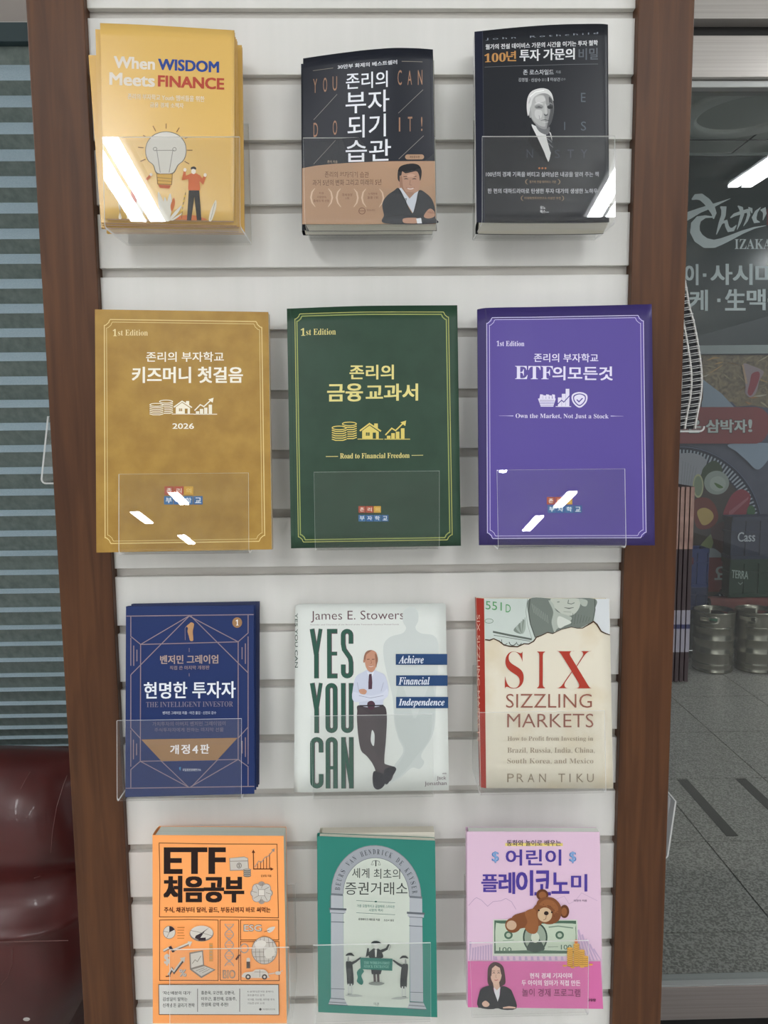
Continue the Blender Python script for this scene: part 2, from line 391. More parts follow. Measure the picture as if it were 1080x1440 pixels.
# all lettering of the covers, sign and poster, by stroke weight; made into meshes in one go
LETTERING = {
 0: ['When', 'Meets', 'WISDOM', 'FINANCE', '존리의 부자학교 Youth 멤버들을 위한', '금융 경제 소책자', '30만부 화제의 베스트셀러', 'Y', 'O', 'U', 'C', 'A', 'N', 'D', 'I', 'T', '!', '존리의', '부자', '되기', '습관', '존리 지음', '개정증보판', '존리의 부자되기 습관', '과거 5년의 변화 그리고 미래의 5년', '각종', '서점연속', '올해의 책 선정', '경제경영', '1위', '누적판매', '돌풍 1위', '지식노마드', 'J o h n    R o t h c h i l d', '월가의 전설 데이비스 가문의 시간을 이기는 투자 철학', '𝟏𝟎𝟎', '년', '투자', '가문의', '비밀', '존 로스차일드', '지음', '김명철 · 신상수', '옮김', '❘', '이상건', '감수', 'E', 'S', '100년의 경제 기록을 버티고 살아남은 내공을 알려 주는 책', '한 편의 대하드라마로 탄생한 투자 대가의 생생한 노하우', '월가의 전설 데이비스 가문', '미래에셋투자연구소 이상건 추천', '유노', '북스', '100년 투자 가문의 비밀', '𝟏', '존리의 부자학교', '키즈머니 첫걸음', '2026', '존', '리', '의', '부', '자', '학', '교', '금융', '교과서', '𝐑𝐨𝐚𝐝 𝐭𝐨 𝐅𝐢𝐧𝐚𝐧𝐜𝐢𝐚𝐥 𝐅𝐫𝐞𝐞𝐝𝐨𝐦', '𝟏𝐬𝐭 𝐄𝐝𝐢𝐭𝐢𝐨𝐧', '𝐄𝐓𝐅', '의모든것', '𝐎𝐰𝐧 𝐭𝐡𝐞 𝐌𝐚𝐫𝐤𝐞𝐭, 𝐍𝐨𝐭 𝐉𝐮𝐬𝐭 𝐚 𝐒𝐭𝐨𝐜𝐤', '개', '정', '4', '판', '벤저민 그레이엄', '직접 쓴 마지막 개정판', '현명한 투자자', '벤저민 그레이엄 지음 · 이건 옮김 · 신진오 감수', '가치투자의 아버지 벤저민 그레이엄이', '주식투자자에게 전하는 마지막 선물', '국일증권경제연구소', 'YES YOU CAN', 'Founder and Chairman of the Board of the Twentieth Century Mutual Funds', '𝑨𝒄𝒉𝒊𝒆𝒗𝒆', '𝑭𝒊𝒏𝒂𝒏𝒄𝒊𝒂𝒍', '𝑰𝒏𝒅𝒆𝒑𝒆𝒏𝒅𝒆𝒏𝒄𝒆', 'with', 'SIX SIZZLING MARKETS', '551', 'ETF', '처음공부', '주식, 채권부터 달러, 골드, 부동산까지 바로 써먹는', '김성일 지음', '$', '%', 'BIO', 'ESG', "'자산배분의 대가'", '김성일이 말하는', '신개념 돈 굴리기 전략', '홍춘욱, 오건영, 강환국,', '이우근, 홍진채, 김동주,', '천영록 강력 추천!', 'K-올웨더(한국형 올웨더)', '포트폴리오 공개', '국가별, 자산별, 테마별 투자', '가능한 ETF 소개', '이레미디어', '세계', '최초의', '증권거래소', '가장 모험적이고 공정하며 스마트한', '시장의 역사', '로데베이크 페트람 지음', '조진서 옮김', '이콘', '𝐓𝐇𝐄 𝐖𝐎𝐑𝐋𝐃’𝐒 𝐅𝐈𝐑𝐒𝐓', '𝐒𝐓𝐎𝐂𝐊 𝐄𝐗𝐂𝐇𝐀𝐍𝐆𝐄', '동화와 놀이로 배우는', '박현아 지음', '어린이', '플', '레', '이', '코', '노', '미', '100', '현직 경제 기자이며', '두 아이의 엄마가 직접 만든', '놀이 경제 프로그램', '교유맘', '𝐈𝐙𝐀𝐊𝐀𝐘𝐀', '사', '시', '케', '生', '맥', '주', '좋', '은', '삼', '박', '요', 'TERRA', 'Cass'],
 -0.006: ['𝐬𝐭 𝐄𝐝𝐢𝐭𝐢𝐨𝐧', '𝐓𝐇𝐄 𝐈𝐍𝐓𝐄𝐋𝐋𝐈𝐆𝐄𝐍𝐓 𝐈𝐍𝐕𝐄𝐒𝐓𝐎𝐑', 'James E. Stowers', 'Jack', 'Jonathan', '𝐈', 'SIZZLING', 'MARKETS', '𝐇𝐨𝐰 𝐭𝐨 𝐏𝐫𝐨𝐟𝐢𝐭 𝐟𝐫𝐨𝐦 𝐈𝐧𝐯𝐞𝐬𝐭𝐢𝐧𝐠 𝐢𝐧', '𝐁𝐫𝐚𝐳𝐢𝐥, 𝐑𝐮𝐬𝐬𝐢𝐚, 𝐈𝐧𝐝𝐢𝐚, 𝐂𝐡𝐢𝐧𝐚,', '𝐒𝐨𝐮𝐭𝐡 𝐊𝐨𝐫𝐞𝐚, 𝐚𝐧𝐝 𝐌𝐞𝐱𝐢𝐜𝐨', 'P', 'R', 'A', 'N', 'T', 'I', 'K', 'U', '𝐁', '𝐄', '𝐔', '𝐑', '𝐒', '𝐕', '𝐀', '𝐍', '𝐇', '𝐃', '𝐂', '𝐊', '𝐘'],
 -0.014: ['𝐒', '𝐗'],
}
for _w, _l in LETTERING.items(): set_lines(_l, _w)
# ---------------------------------------------------------------- rooms
XL, XR = -4.6, 4.6
fl = MB(); fl.box(XL, XR, -9, .93, -.06, 0)
floor = fl.build('floor', noise_mat('concourse_floor', '#bcbbb6', '#cac9c4', 90, rough=.3), loc=(0, 0, 0)); tag(floor, kind='structure')
GRAN = noise_mat('speckled_granite', '#77756f', '#aba9a2', 150, rough=.3, detail=4, lo=.42, hi=.58)
STRIPM = mat('tactile_dark_strip', '#3b3a36', rough=.7)
GROUT = mat('dark_grout', '#2c2b28', rough=.9)
sf = MB(); sf.box(.3, XR, .93, 3.95, -.06, -.004)
shopfloor = sf.build('floor', GROUT, loc=(0, 0, -.004)); tag(shopfloor, kind='structure')
for i in range(-2, 5):
    for j in range(-1, 6):
        x0 = 1.67+.461*i; y0 = 1.119+.4895*j; g = .0022
        y1 = min(y0+.4895, 3.94)
        y0 = max(y0, .95)
        if x0 < .32: continue
        t = MB(); t.box(x0+g, x0+.461-g, y0+g, y1-g, -.004, 0, bev=.0008)
        t.build('tile', GRAN, shopfloor)
for k in range(4):
    x0 = 1.297+.251*k
    t = MB(); t.box(x0, x0+.044, 1.64, 2.09, 0, .0015)
    t.build('anti_slip_strip', STRIPM, shopfloor)
# ceilings
cm = noise_mat('ceiling_panel_paint', '#d4d5d2', '#dcdcd8', 3, rough=.7)
c = MB(); c.box(XL, XR, -9, .72, CEILING_Z, CEILING_Z+.05); tag(c.build('ceiling', cm, loc=(0, 0, CEILING_Z)), kind='structure')
scm = mat('shop_ceiling_paint', '#bcc2be', rough=.6)
c = MB(); c.box(.3, XR, .80, 3.95, 3.165, 3.22); shopceil = c.build('ceiling', scm, loc=(0, 0, 3.165)); tag(shopceil, kind='structure')
seam = mat('ceiling_seam', '#2e3231', rough=.8)
sm = MB()
for x in (1.0, 1.62, 2.24, 2.86): sm.box(x-.004, x+.004, .82, 3.84, 3.161, 3.1652)
for y in (1.3, 2.2, 3.62): sm.box(.32, XR-.02, y-.004, y+.004, 3.161, 3.1652)
o = sm.build('panel_seams', seam, shopceil)
r = MB(); r.lathe([(.34, 3.166), (.34, 3.152), (.32, 3.146), (.25, 3.146), (.235, 3.152), (.235, 3.166)], 2.02, 3.24, 48)
tag(r.build('ceiling_ring', mat('ring_paint', '#d5dad6', rough=.5), smooth=True, loc=(2.02, 3.24, 3.16)), 'pale round moulding on the dim shop ceiling above the door glass', 'ceiling moulding')
# fluorescent fixtures over the concourse
TUBE = bpy.data.materials.new('lit_fluorescent_tube'); TUBE.use_nodes = True; nt = TUBE.node_tree; nt.nodes.clear()
e = nt.nodes.new('ShaderNodeEmission'); e.inputs[0].default_value = (.96, .98, 1, 1); e.inputs[1].default_value = TUBE_POWER
oo = nt.nodes.new('ShaderNodeOutputMaterial'); nt.links.new(e.outputs[0], oo.inputs[0])
HOUS = mat('lamp_housing', '#c8cac8', rough=.4)
proto = None
rows = [(-.818, -2.02), (.887, -2.02), (1.895, -.83), (-.83, -3.75), (.91, -3.75), (-2.05, -5.83, .36), (-1.55, -5.15, .3), (-1.9, -6.87, .36), (1.60, -5.2, .4), (1.52, -6.1, .5), (-.83, -8.2), (.91, -8.2), (-3.2, -2.2), (-3.2, -4.2), (-2.05, -.5)]
def copy_tree(o, parent=None):
    c = o.copy(); COL.objects.link(c); c.parent = parent
    for ch in list(o.children): copy_tree(ch, c)
    return c
for i, (x, y, *sc) in enumerate(rows):
    if proto is None:
        proto = empty('ceiling_light', (x, y, CEILING_Z), 'twin tube ceiling light over the concourse behind the viewer', 'light', 'concourse ceiling lights')
        b = MB(); b.box(x-.075, x+.075, y-.64, y+.64, CEILING_Z-.03, CEILING_Z-.001); b.build('housing', HOUS, proto)
        for s in (-1, 1):
            b = MB(); b.box(x+s*.035-.024, x+s*.035+.024, y-.62, y+.62, CEILING_Z-.046, CEILING_Z-.031); b.build('tube', TUBE, proto)
    else:
        c = copy_tree(proto); c.location = (x, y, CEILING_Z)
        if sc: c.scale.y = sc[0]; c.scale.x = .62
# ---------------------------------------------------------------- display rack
RD = .42
rack = empty('display_rack', (0, 0, 0), 'tall brown and white slatted book display tower standing in the middle', 'display rack')
for x0, x1 in ((-.395, -.3275), (.3275, .395)):
    for y0, y1 in ((-.0105, .055), (RD-.055, RD+.0105)):
        b = MB(); b.box(x0, x1, y0, y1, .0, 2.26, bev=.0012); b.build('post', WOOD, rack)
for k in range(-3, 25):
    zt = 2.0-.075*k-.011; zb = 2.0-.075*(k+1)
    for y0, y1 in ((0, .0088), (RD-.011, RD)):
        b = MB(); b.box(-.3275, .3275, y0, y1, zb, zt, bev=.0006); b.build('slat', SLAT, rack)
    for x0, x1 in ((-.388, -.377), (.377, .388)):
        b = MB(); b.box(x0, x1, .0555, RD-.0555, zb, zt, bev=.0006); b.build('side_slat', SLAT, rack)
b = MB(); b.box(-.3275, .3275, .009, .02, .125, 2.22); b.box(-.3275, .3275, RD-.02, RD-.0115, .125, 2.22)
b.box(-.3765, -.368, .056, RD-.056, .125, 2.22); b.box(.368, .3765, .056, RD-.056, .125, 2.22); b.build('groove_backing', GROOVE, rack)
b = MB(); b.box(-.3275, .3275, -.004, RD+.004, .03, .12); b.build('plinth', WOOD, rack)
b = MB(); b.box(-.40, .40, -.015, RD+.015, 2.2605, 2.29, bev=.002); b.build('top_board', WOOD, rack)
# ---------------------------------------------------------------- books
def book(name, sheet, thick, cmat, pmat, label, group, spine=None, hard=False, cat='book', bulge=.0006):
    sh = sheet; NU, NV = sh.NU, sh.NV
    root = empty(name, tuple((sh.B[0]+sh.B[-1])/2 - sh.n*thick/2), label, cat, group)
    g = .0006; V = []; F = []; M = []
    def idx(i, j): return i*(NV+1)+j
    for i in range(NU+1):
        for j in range(NV+1): V.append(sh.pos(sh.gu[i], j/NV, 0))
    N0 = len(V)
    for i in range(NU+1):
        for j in range(NV+1): V.append(sh.pos(sh.gu[i], j/NV, -g))
    for i in range(NU):
        for j in range(NV):
            F.append((idx(i, j), idx(i+1, j), idx(i+1, j+1), idx(i, j+1))); F.append(tuple(N0+q for q in (idx(i, j), idx(i, j+1), idx(i+1, j+1), idx(i+1, j)))); M += [0, 0]
    for i in range(NU):
        F += [(idx(i, 0), N0+idx(i, 0), N0+idx(i+1, 0), idx(i+1, 0)), (idx(i, NV), idx(i+1, NV), N0+idx(i+1, NV), N0+idx(i, NV))]; M += [0, 0]
    for j in range(NV): F.append((idx(NU, j), N0+idx(NU, j), N0+idx(NU, j+1), idx(NU, j+1))); M.append(0)
    # spine
    K = 5; b0 = len(V)
    for q in range(K+1):
        for j in range(NV+1):
            t = q/K; p = sh.pos(0, j/NV, -thick*t); p = p + Vector((-1, 0, 0))*bulge*math.sin(math.pi*t); V.append(p)
    for q in range(K):
        for j in range(NV): F.append((b0+q*(NV+1)+j, b0+q*(NV+1)+j+1, b0+(q+1)*(NV+1)+j+1, b0+(q+1)*(NV+1)+j)); M.append(1)
    b1 = len(V)
    for i in range(NU+1):
        for h in (-thick, -thick+g):
            for v in (0, 1): V.append(sh.pos(sh.gu[i], v, h))
    for i in range(NU):
        a = b1+i*4; c = a+4
        F += [(a, a+1, c+1, c), (a+2, c+2, c+3, a+3), (a, c, c+2, a+2), (a+1, a+3, c+3, c+1)]; M += [0]*4
    a = b1+NU*4; F.append((a, a+1, a+3, a+2)); M.append(0)
    mesh('cover', V, F, [cmat, spine or cmat], root, M, smooth=NU > 4)
    e = .003 if hard else .0004; W = (sh.T[-1]-sh.T[0]).length; H = (sh.T[0]-sh.B[0]).length
    u0, u1, v0, v1 = (sh.U[1]+.004 if len(sh.U) == 3 else .003/W), 1-e/W, e/H, 1-e/H
    V = []; F = []
    for i in range(NU+1):
        u = min(u1, max(u0, sh.gu[i]))
        V += [sh.pos(u, v0, -g-.0002), sh.pos(u, v0, -thick+g+.0002), sh.pos(u, v1, -thick+g+.0002), sh.pos(u, v1, -g-.0002)]
    for i in range(NU):
        a = 4*i
        for q in range(4): r = (q+1) % 4; F.append((a+q, a+r, a+4+r, a+4+q))
    F += [(3, 2, 1, 0), (4*NU, 4*NU+1, 4*NU+2, 4*NU+3)]
    mesh('pages', V, F, pmat, root)
    return root
def cover_of(k):
    T, B, t, b, kk = COVERS[k]; return Sheet(T, B, t, b, kk)
def copy_sheet(k):
    P = COPIES[k]; return Sheet([P[0], P[1]], [P[3], P[2]], [(0, 0), (1000, 0)], [(0, 1400), (1000, 1400)])
def holder(k, zb, label):
    TL, TR, BR, BL = [Vector(p) for p in HOLDERS[k]]
    t = .0024; r = .006; path = [(TL.y, TL.z)]
    zc = zb-t/2-.0001; yb = BL.y
    for i in range(7):
        a = math.radians(90*i/6); path.append((yb+r-r*math.cos(a), zc+r-r*math.sin(a)))
    ye = -.0018
    for i in range(5):
        a = math.radians(90*i/4); path.append((ye-.003+.003*math.sin(a), zc+.003-.003*math.cos(a)))
    path.append((ye, zb+.14))
    V = []; F = []; M = []; n = len(path)
    for i, (y, z) in enumerate(path):
        a = path[max(i-1, 0)]; b = path[min(i+1, n-1)]; d = Vector((b[0]-a[0], b[1]-a[1])).normalized(); nn = Vector((-d.y, d.x))*(t/2)
        q = 0 if i else 1
        xl, xr = (TL.x, TR.x) if i == 0 else (BL.x, BR.x)
        for s in (1, -1):
            V += [(xl, y+nn.x*s, z+nn.y*s), (xr, y+nn.x*s, z+nn.y*s)]
    for i in range(n-1):
        a = 4*i; b = a+4
        F += [(a, a+1, b+1, b), (a+2, b+2, b+3, a+3), (a, b, b+2, a+2), (a+1, a+3, b+3, b+1)]; M += [0, 0, 1, 1]
    F += [(0, 2, 3, 1), (4*n-4, 4*n-3, 4*n-1, 4*n-2)]; M += [1, 1]
    o = mesh('acrylic_holder', V, F, [ACRYL, EDGE], None, M, loc=(0, BL.y/2, zb))
    tag(o, label, 'book holder', 'clear acrylic holders on the rack'); return o
BASE = {}
def base_of(k, *sheets):
    BASE[k] = min(min(p.z for p in s.B) for s in sheets)
# ================= yellow booklet
sh = cover_of('11')
YEL = mat('yellow_booklet_cover', '#cda75c', rough=.27, spec=.5, k=1.12); YSP = mat('yellow_booklet_spine', '#d3a954', rough=.3, k=1.1)
bk = book('booklet', sh, .0052, YEL, PAGE_PINK, 'front yellow booklet with a light bulb picture, topmost left of the rack', 'yellow booklets', YSP, cat='booklet')
P = Print(sh)
P.text('When', 212, 288, 448, 354, '#dcd3c6', .052, .05); P.text('Meets', 186, 383, 448, 453, '#dcd3c6', .052, .05)
P.text('WISDOM', 472, 303, 820, 366, '#2c468c', .055, .05); P.text('FINANCE', 472, 400, 850, 464, '#b04a38', .055, .05)
P.done('title', bk)
P = Print(sh); P.text('존리의 부자학교 Youth 멤버들을 위한', 293, 505, 738, 538, '#ded2ba', .022, .04); P.text('금융 경제 소책자', 425, 557, 618, 586, '#ded2ba', .022, .03); P.done('subtitle', bk)
P = Print(sh)
P.smooth([(400, 845), (410, 790), (450, 745), (518, 727), (586, 745), (626, 790), (636, 845), (622, 895), (590, 925), (558, 975), (470, 975), (446, 925), (414, 895)], '#6f6a5c')
P.smooth([(404, 845), (414, 792), (453, 749), (518, 731), (583, 749), (622, 792), (632, 845), (618, 893), (586, 923), (554, 970), (474, 970), (450, 923), (418, 893)], '#d3cfc6')
P.line([(467, 838), (488, 968)], 4, '#8f8c84'); P.line([(558, 838), (538, 968)], 4, '#8f8c84'); P.line([(457, 838), (567, 838)], 4, '#8f8c84')
P.ring(457, 830, 10, 10, 4, '#8f8c84'); P.ring(567, 832, 10, 10, 4, '#8f8c84')
P.poly([(466, 974), (558, 974), (555, 1040), (472, 1036)], '#8a6a3c'); P.poly([(470, 978), (554, 978), (551, 1036), (476, 1032)], '#d0a552')
P.line([(470, 996), (552, 1004)], 3, '#8a6a3c'); P.line([(472, 1014), (552, 1020)], 3, '#8a6a3c')
P.poly([(476, 1038), (548, 1042), (540, 1061), (486, 1057)], '#c2653f')
for a in ((443, 695, 460, 727), (519, 682, 519, 712), (594, 706, 578, 733), (386, 750, 400, 757), (358, 820, 390, 823), (372, 902, 402, 890), (626, 770, 642, 763), (640, 838, 670, 838), (625, 903, 652, 918)):
    P.line([a[:2], a[2:]], 5, '#7d5c33')
P.done('light_bulb_picture', bk)
P = Print(sh)
P.smooth([(575, 1240), (600, 1222), (650, 1215), (700, 1222), (750, 1245)], '#c8703f')
for x0, y0, x1, y1 in ((478, 1080, 520, 1245), (515, 1110, 530, 1245), (545, 1090, 535, 1245), (450, 1150, 500, 1245), (610, 1160, 545, 1245), (612, 1205, 560, 1245)):
    dx, dy = (y1-y0)*.07, 12; P.smooth([(x0, y0), ((x0+x1)/2+dx+6, (y0+y1)/2), (x1+5, y1), (x1-8, y1), ((x0+x1)/2-dx-6, (y0+y1)/2)], '#d8d3c6')
P.smooth([(566, 1115), (572, 1150), (556, 1195), (548, 1160)], '#c8703f')
for x, y, s in ((785, 1245, 1), (262, 1232, -1)):
    P.smooth([(x-20, y), (x-8, y-60), (x+20*s, y-116), (x+22*s, y-70), (x-2, y)], '#ddd5c4'); P.line([(x-10, y), (x+15*s, y-100)], 3, '#8c8674')
P.line([(610, 1235), (618, 1150), (632, 1085)], 3, '#55502f')
for q in range(4): P.ell(612+q*5, 1190-q*28, 9, 5, '#d8b23f', rot=-40, n=12)
P.ell(205, 1050, 36, 24, '#d9c294'); P.smooth([(318, 1055), (345, 1035), (355, 1100), (352, 1150), (325, 1130)], '#b8563c'); P.line([(410, 1010), (432, 985)], 14, '#c8703f'); P.ell(436, 980, 9, 9, '#e5d8c6', n=12)
P.smooth([(355, 1115), (385, 1130), (392, 1200), (378, 1240), (352, 1240)], '#dfdad0'); P.line([(300, 1160), (298, 1238)], 10, '#e4d9c7')
P.done('plant_picture', bk)
P = Print(sh)
P.line([(655, 992), (622, 1000), (626, 962)], [26, 20, 12], '#c9693c'); P.line([(702, 990), (730, 1022), (742, 992)], [26, 20, 12], '#c9693c')
P.smooth([(650, 982), (678, 974), (706, 982), (712, 1030), (710, 1074), (652, 1074), (648, 1030)], '#c9693c')
P.poly([(650, 1073), (710, 1073), (723, 1247), (697, 1247), (682, 1110), (664, 1247), (640, 1247)], '#2b2926')
P.ell(677, 962, 13, 16, '#eadfce'); P.smooth([(662, 950), (664, 938), (680, 934), (692, 942), (690, 952), (676, 948)], '#2b2523')
P.ell(628, 953, 9, 11, '#e9ddcb', n=14); P.ell(744, 984, 9, 11, '#e9ddcb', n=14)
P.done('jumping_man_picture', bk)
sheets = [sh]
for q, (k, lb) in enumerate((('11a', 'yellow booklet second from the front in the top left stack'), ('11b', 'yellow booklet third from the front in the top left stack'), ('11c', 'yellow booklet leaning left near the back of the top left stack'), ('11d', 'rearmost yellow booklet sticking out right of the top left stack'))):
    s2 = copy_sheet(k); book('booklet', s2, .0048, YEL, PAGE_PINK, lb, 'yellow booklets', YSP, cat='booklet'); sheets.append(s2)
zb = min(p.z for s in sheets for p in s.B); holder('11', zb, 'clear acrylic holder around the yellow light bulb booklets')
# ================= navy book with tan band and portrait
sh = cover_of('12')
NAVY = mat('dark_navy_cover', '#1a1d27', rough=.38, spec=.28)
bk = book('book', sh, .021, NAVY, PAGE, 'dark navy curled paperback with a tan paper band showing a man in a suit', 'books shown face out', None)
P = Print(sh)
P.text('30만부 화제의 베스트셀러', 337, 231, 712, 257, '#d5d7dc', .028, -.09); P.line([(180, 268), (308, 250)], 3, '#8c8578'); P.line([(742, 207), (873, 210)], 3, '#8c8578')
P.done('tagline', bk)
P = Print(sh)
for c, a in (('Y', (182, 320, 207, 408)), ('O', (245, 311, 270, 402)), ('U', (305, 303, 333, 393)), ('C', (716, 262, 742, 355)), ('A', (778, 265, 806, 353)), ('N', (844, 262, 872, 353)), ('D', (184, 597, 212, 687)), ('O', (306, 580, 333, 672)), ('I', (723, 557, 732, 645)), ('T', (780, 553, 808, 645)), ('!', (863, 553, 872, 643))):
    P.text(c, *a, '#a07a62', .0, -.05)
for a in ((333, 415, 185, 578), (877, 383, 720, 530), (323, 705, 185, 858), (880, 672, 722, 820)): P.line([a[:2], a[2:]], 3, '#8a8580')
P.done('slogan', bk)
P = Print(sh)
P.text('존리의', 390, 284, 652, 384, '#e6e8ee', .012, -.07); P.text('부자', 388, 400, 662, 536, '#e6e8ee', .008, -.065); P.text('되기', 400, 548, 640, 690, '#e6e8ee', .008, -.06); P.text('습관', 388, 705, 672, 842, '#e6e8ee', .008, -.04)
P.done('title', bk)
P = Print(sh); P.text('존리 지음', 272, 833, 335, 850, '#b8a690', .01); P.done('author_name', bk)
P = Print(sh)
P.line([(778, 807), (866, 807)], 32, '#ab8a70'); P.ell(778, 807, 16, 16, '#ab8a70', n=16); P.ell(866, 807, 16, 16, '#ab8a70', n=16); P.text('개정증보판', 790, 800, 855, 815, '#3f2c22', .01); P.done('edition_badge', bk)
P = Print(sh); TANB = mat('tan_paper_band', '#a88467', rough=.45, k=1.05)
P.poly([(113, 886), (200, 868), (300, 856), (400, 848), (500, 842), (600, 838), (700, 836), (830, 834), (952, 835), (958, 1239), (611, 1239.5), (114, 1240)], TANB)
P.done('paper_band', bk, 'tan paper band around the lower third of the cover')
P = Print(sh)
P.text('존리의 부자되기 습관', 255, 904, 533, 942, '#5c3a2b', .004, -.005); P.text('과거 5년의 변화 그리고 미래의 5년', 178, 957, 612, 996, '#553527', .004, -.02)
for x, s in ((165, 1), (305, -1), (327, 1), (467, -1), (487, 1), (628, -1)):
    P.line([(x+s*28, 1012), (x+s*10, 1035), (x+s*3, 1070), (x+s*10, 1102), (x+s*30, 1130)], [3, 9, 11, 9, 3], '#d2b89f')
for st, x0, y0, x1, y1 in (('각종', 218, 1036, 250, 1050), ('서점연속', 205, 1060, 265, 1075), ('올해의 책 선정', 184, 1083, 282, 1100), ('경제경영', 364, 1043, 428, 1060), ('1위', 388, 1066, 408, 1082), ('누적판매', 530, 1036, 585, 1052), ('돌풍 1위', 524, 1060, 590, 1078)): P.text(st, x0, y0, x1, y1, '#7a5240', .008)
P.ring(490, 1155, 20, 20, 4, '#76503e'); P.line([(472, 1155), (508, 1155)], 3, '#76503e'); P.text('지식노마드', 520, 1143, 573, 1156, '#76503e', .01)
P.done('band_lettering', bk)
P = Print(sh)
P.smooth([(725, 1010), (720, 930), (735, 895), (790, 880), (845, 895), (858, 940), (850, 1010), (820, 1050), (790, 1060), (758, 1045)], '#b28b76')
P.poly([(745, 1030), (830, 1035), (835, 1080), (805, 1110), (755, 1060)], '#a27c68')
P.smooth([(716, 950), (716, 905), (728, 872), (765, 855), (815, 850), (850, 862), (866, 895), (864, 935), (856, 960), (850, 925), (835, 900), (800, 905), (765, 912), (745, 900), (738, 925), (728, 930), (728, 965)], '#1f1d20')
for x in (768, 820): P.line([(x-14, 950), (x, 946), (x+14, 950)], [2, 6, 2], '#3a2a25'); P.line([(x-16, 934), (x+14, 932)], 4, '#4a352c')
P.line([(795, 955), (790, 985), (803, 988)], 3, '#8a6654'); P.smooth([(776, 1006), (795, 1009), (816, 1005), (808, 1015), (784, 1015)], '#dccbc2'); P.line([(770, 1003), (795, 1007), (822, 1002)], 2.5, '#8d5c4e'); P.smooth([(728, 940), (742, 935), (750, 1000), (770, 1040), (745, 1030), (730, 1000)], '#9a7460'); P.smooth([(775, 925), (800, 915), (825, 925), (815, 935), (780, 936)], '#c29c87')
P.poly([(722, 1010), (738, 1005), (790, 1075), (822, 1040), (848, 1025), (840, 1110), (812, 1170), (775, 1110)], '#c9cdd6')
P.smooth([(618, 1110), (645, 1060), (690, 1025), (722, 1008), (760, 1075), (805, 1170), (830, 1100), (850, 1022), (900, 1045), (935, 1085), (952, 1140), (955, 1200), (953, 1236), (640, 1236), (628, 1180)], '#36383d')
P.line([(722, 1010), (752, 1080), (770, 1075), (765, 1105), (805, 1172)], 4, '#1d1f23'); P.line([(850, 1022), (842, 1085), (852, 1095), (835, 1110), (812, 1172)], 4, '#1d1f23')
P.line([(640, 1195), (740, 1180), (830, 1190), (900, 1170)], 4, '#24262a')
P.smooth([(750, 1205), (800, 1198), (838, 1203), (842, 1232), (790, 1236), (752, 1230)], '#b58b75'); P.poly([(832, 1204), (862, 1200), (868, 1235), (838, 1236)], '#dfe1e6')
P.smooth([(880, 1190), (895, 1160), (920, 1140), (945, 1155), (952, 1185), (930, 1200), (900, 1203)], '#b58b75')
for q in range(3): P.line([(902+q*14, 1160-q*3), (930+q*8, 1172)], 3, '#8f6553')
P.done('portrait', bk)
zc = sh.B[0].z
s2 = Sheet([(-.0735, -.020, zc+.195), (.0795, -.020, zc+.196)], [(-.0745, -.043, zc), (.0800, -.043, zc)], [(0, 0), (100, 0)], [(0, 140), (100, 140)])
book('book', s2, .0165, NAVY, PAGE, 'navy copy tucked behind the curled book with the tan band', 'books shown face out')
holder('12', min(p.z for p in sh.B), 'clear acrylic holder around the navy book with the tan band')
# ================= black paperback, white haired man
sh = cover_of('13')
BLK = mat('charcoal_cover', '#1f2127', rough=.38, spec=.28)
bk = book('book', sh, .033, BLK, PAGE, 'charcoal black paperback with white spine and a grey portrait of a white haired man', 'books shown face out', mat('white_spine', '#d6d6d4', rough=.4))
P = Print(sh); P.poly([(113, 102), (158, 97.5), (170, 1217), (125, 1215.5)], '#171a2c'); P.line([(160, 97), (172, 1216)], 3, '#3f434e'); P.done('spine_fold', bk)
P = Print(sh)
P.text('J o h n    R o t h c h i l d', 178, 140, 835, 154, '#9096a0', .004, -.055)
P.text('월가의 전설 데이비스 가문의 시간을 이기는 투자 철학', 178, 176, 833, 206, '#d7d8da', .028, -.04)
P.done('tagline', bk)
P = Print(sh)
P.text(serif('100'), 172, 230, 295, 281, '#bb8a52', .012, -.05); P.text('년', 300, 214, 355, 272, '#bb8a52', .03); P.text('투자', 378, 206, 495, 272, '#dcdddf', .03, -.03); P.text('가문의', 517, 202, 697, 266, '#dcdddf', .03, -.03); P.text('비밀', 722, 198, 833, 264, '#5c6067', .02, -.02)
P.line([(172, 309), (500, 297), (835, 288)], 2.5, '#6d6f74'); P.done('title', bk)
P = Print(sh); P.text('존 로스차일드', 398, 322, 575, 352, '#bfc2c6', .02, -.01); P.text('지음', 588, 326, 618, 342, '#8c8f94', .01); P.text('김명철 · 신상수', 370, 370, 500, 392, '#a9acb0', .015); P.text('옮김', 506, 372, 533, 388, '#85888c', .01); P.text('❘', 542, 368, 547, 388, '#bfc2c6', .02); P.text('이상건', 556, 367, 612, 388, '#a9acb0', .015); P.text('감수', 618, 369, 646, 384, '#85888c', .01); P.done('author_names', bk)
P = Print(sh)
for c, a, col in (('T', (258, 470, 275, 515), '#24262c'), ('E', (735, 455, 762, 508), '#596068'), ('D', (253, 628, 290, 676), '#22242a'), ('A', (390, 622, 420, 668), '#22242a'), ('I', (637, 625, 643, 672), '#565d65'), ('S', (735, 622, 765, 675), '#565d65'), ('D', (253, 790, 290, 838), '#22242a'), ('Y', (328, 788, 362, 836), '#22242a'), ('N', (418, 787, 456, 837), '#444a52'), ('A', (500, 787, 540, 837), '#2a2c33'), ('S', (582, 787, 612, 837), '#40464e'), ('T', (656, 787, 694, 836), '#4d545c'), ('Y', (735, 786, 772, 835), '#4d545c')): P.text(c, *a, col, 0)  # paler letters: the glint on the embossing is put into their ink greys
P.done('embossed_lettering', bk)
P = Print(sh)
P.smooth([(447, 645), (470, 650), (545, 680), (562, 700), (566, 760), (545, 860), (520, 800), (480, 715)], '#d4d4d3')
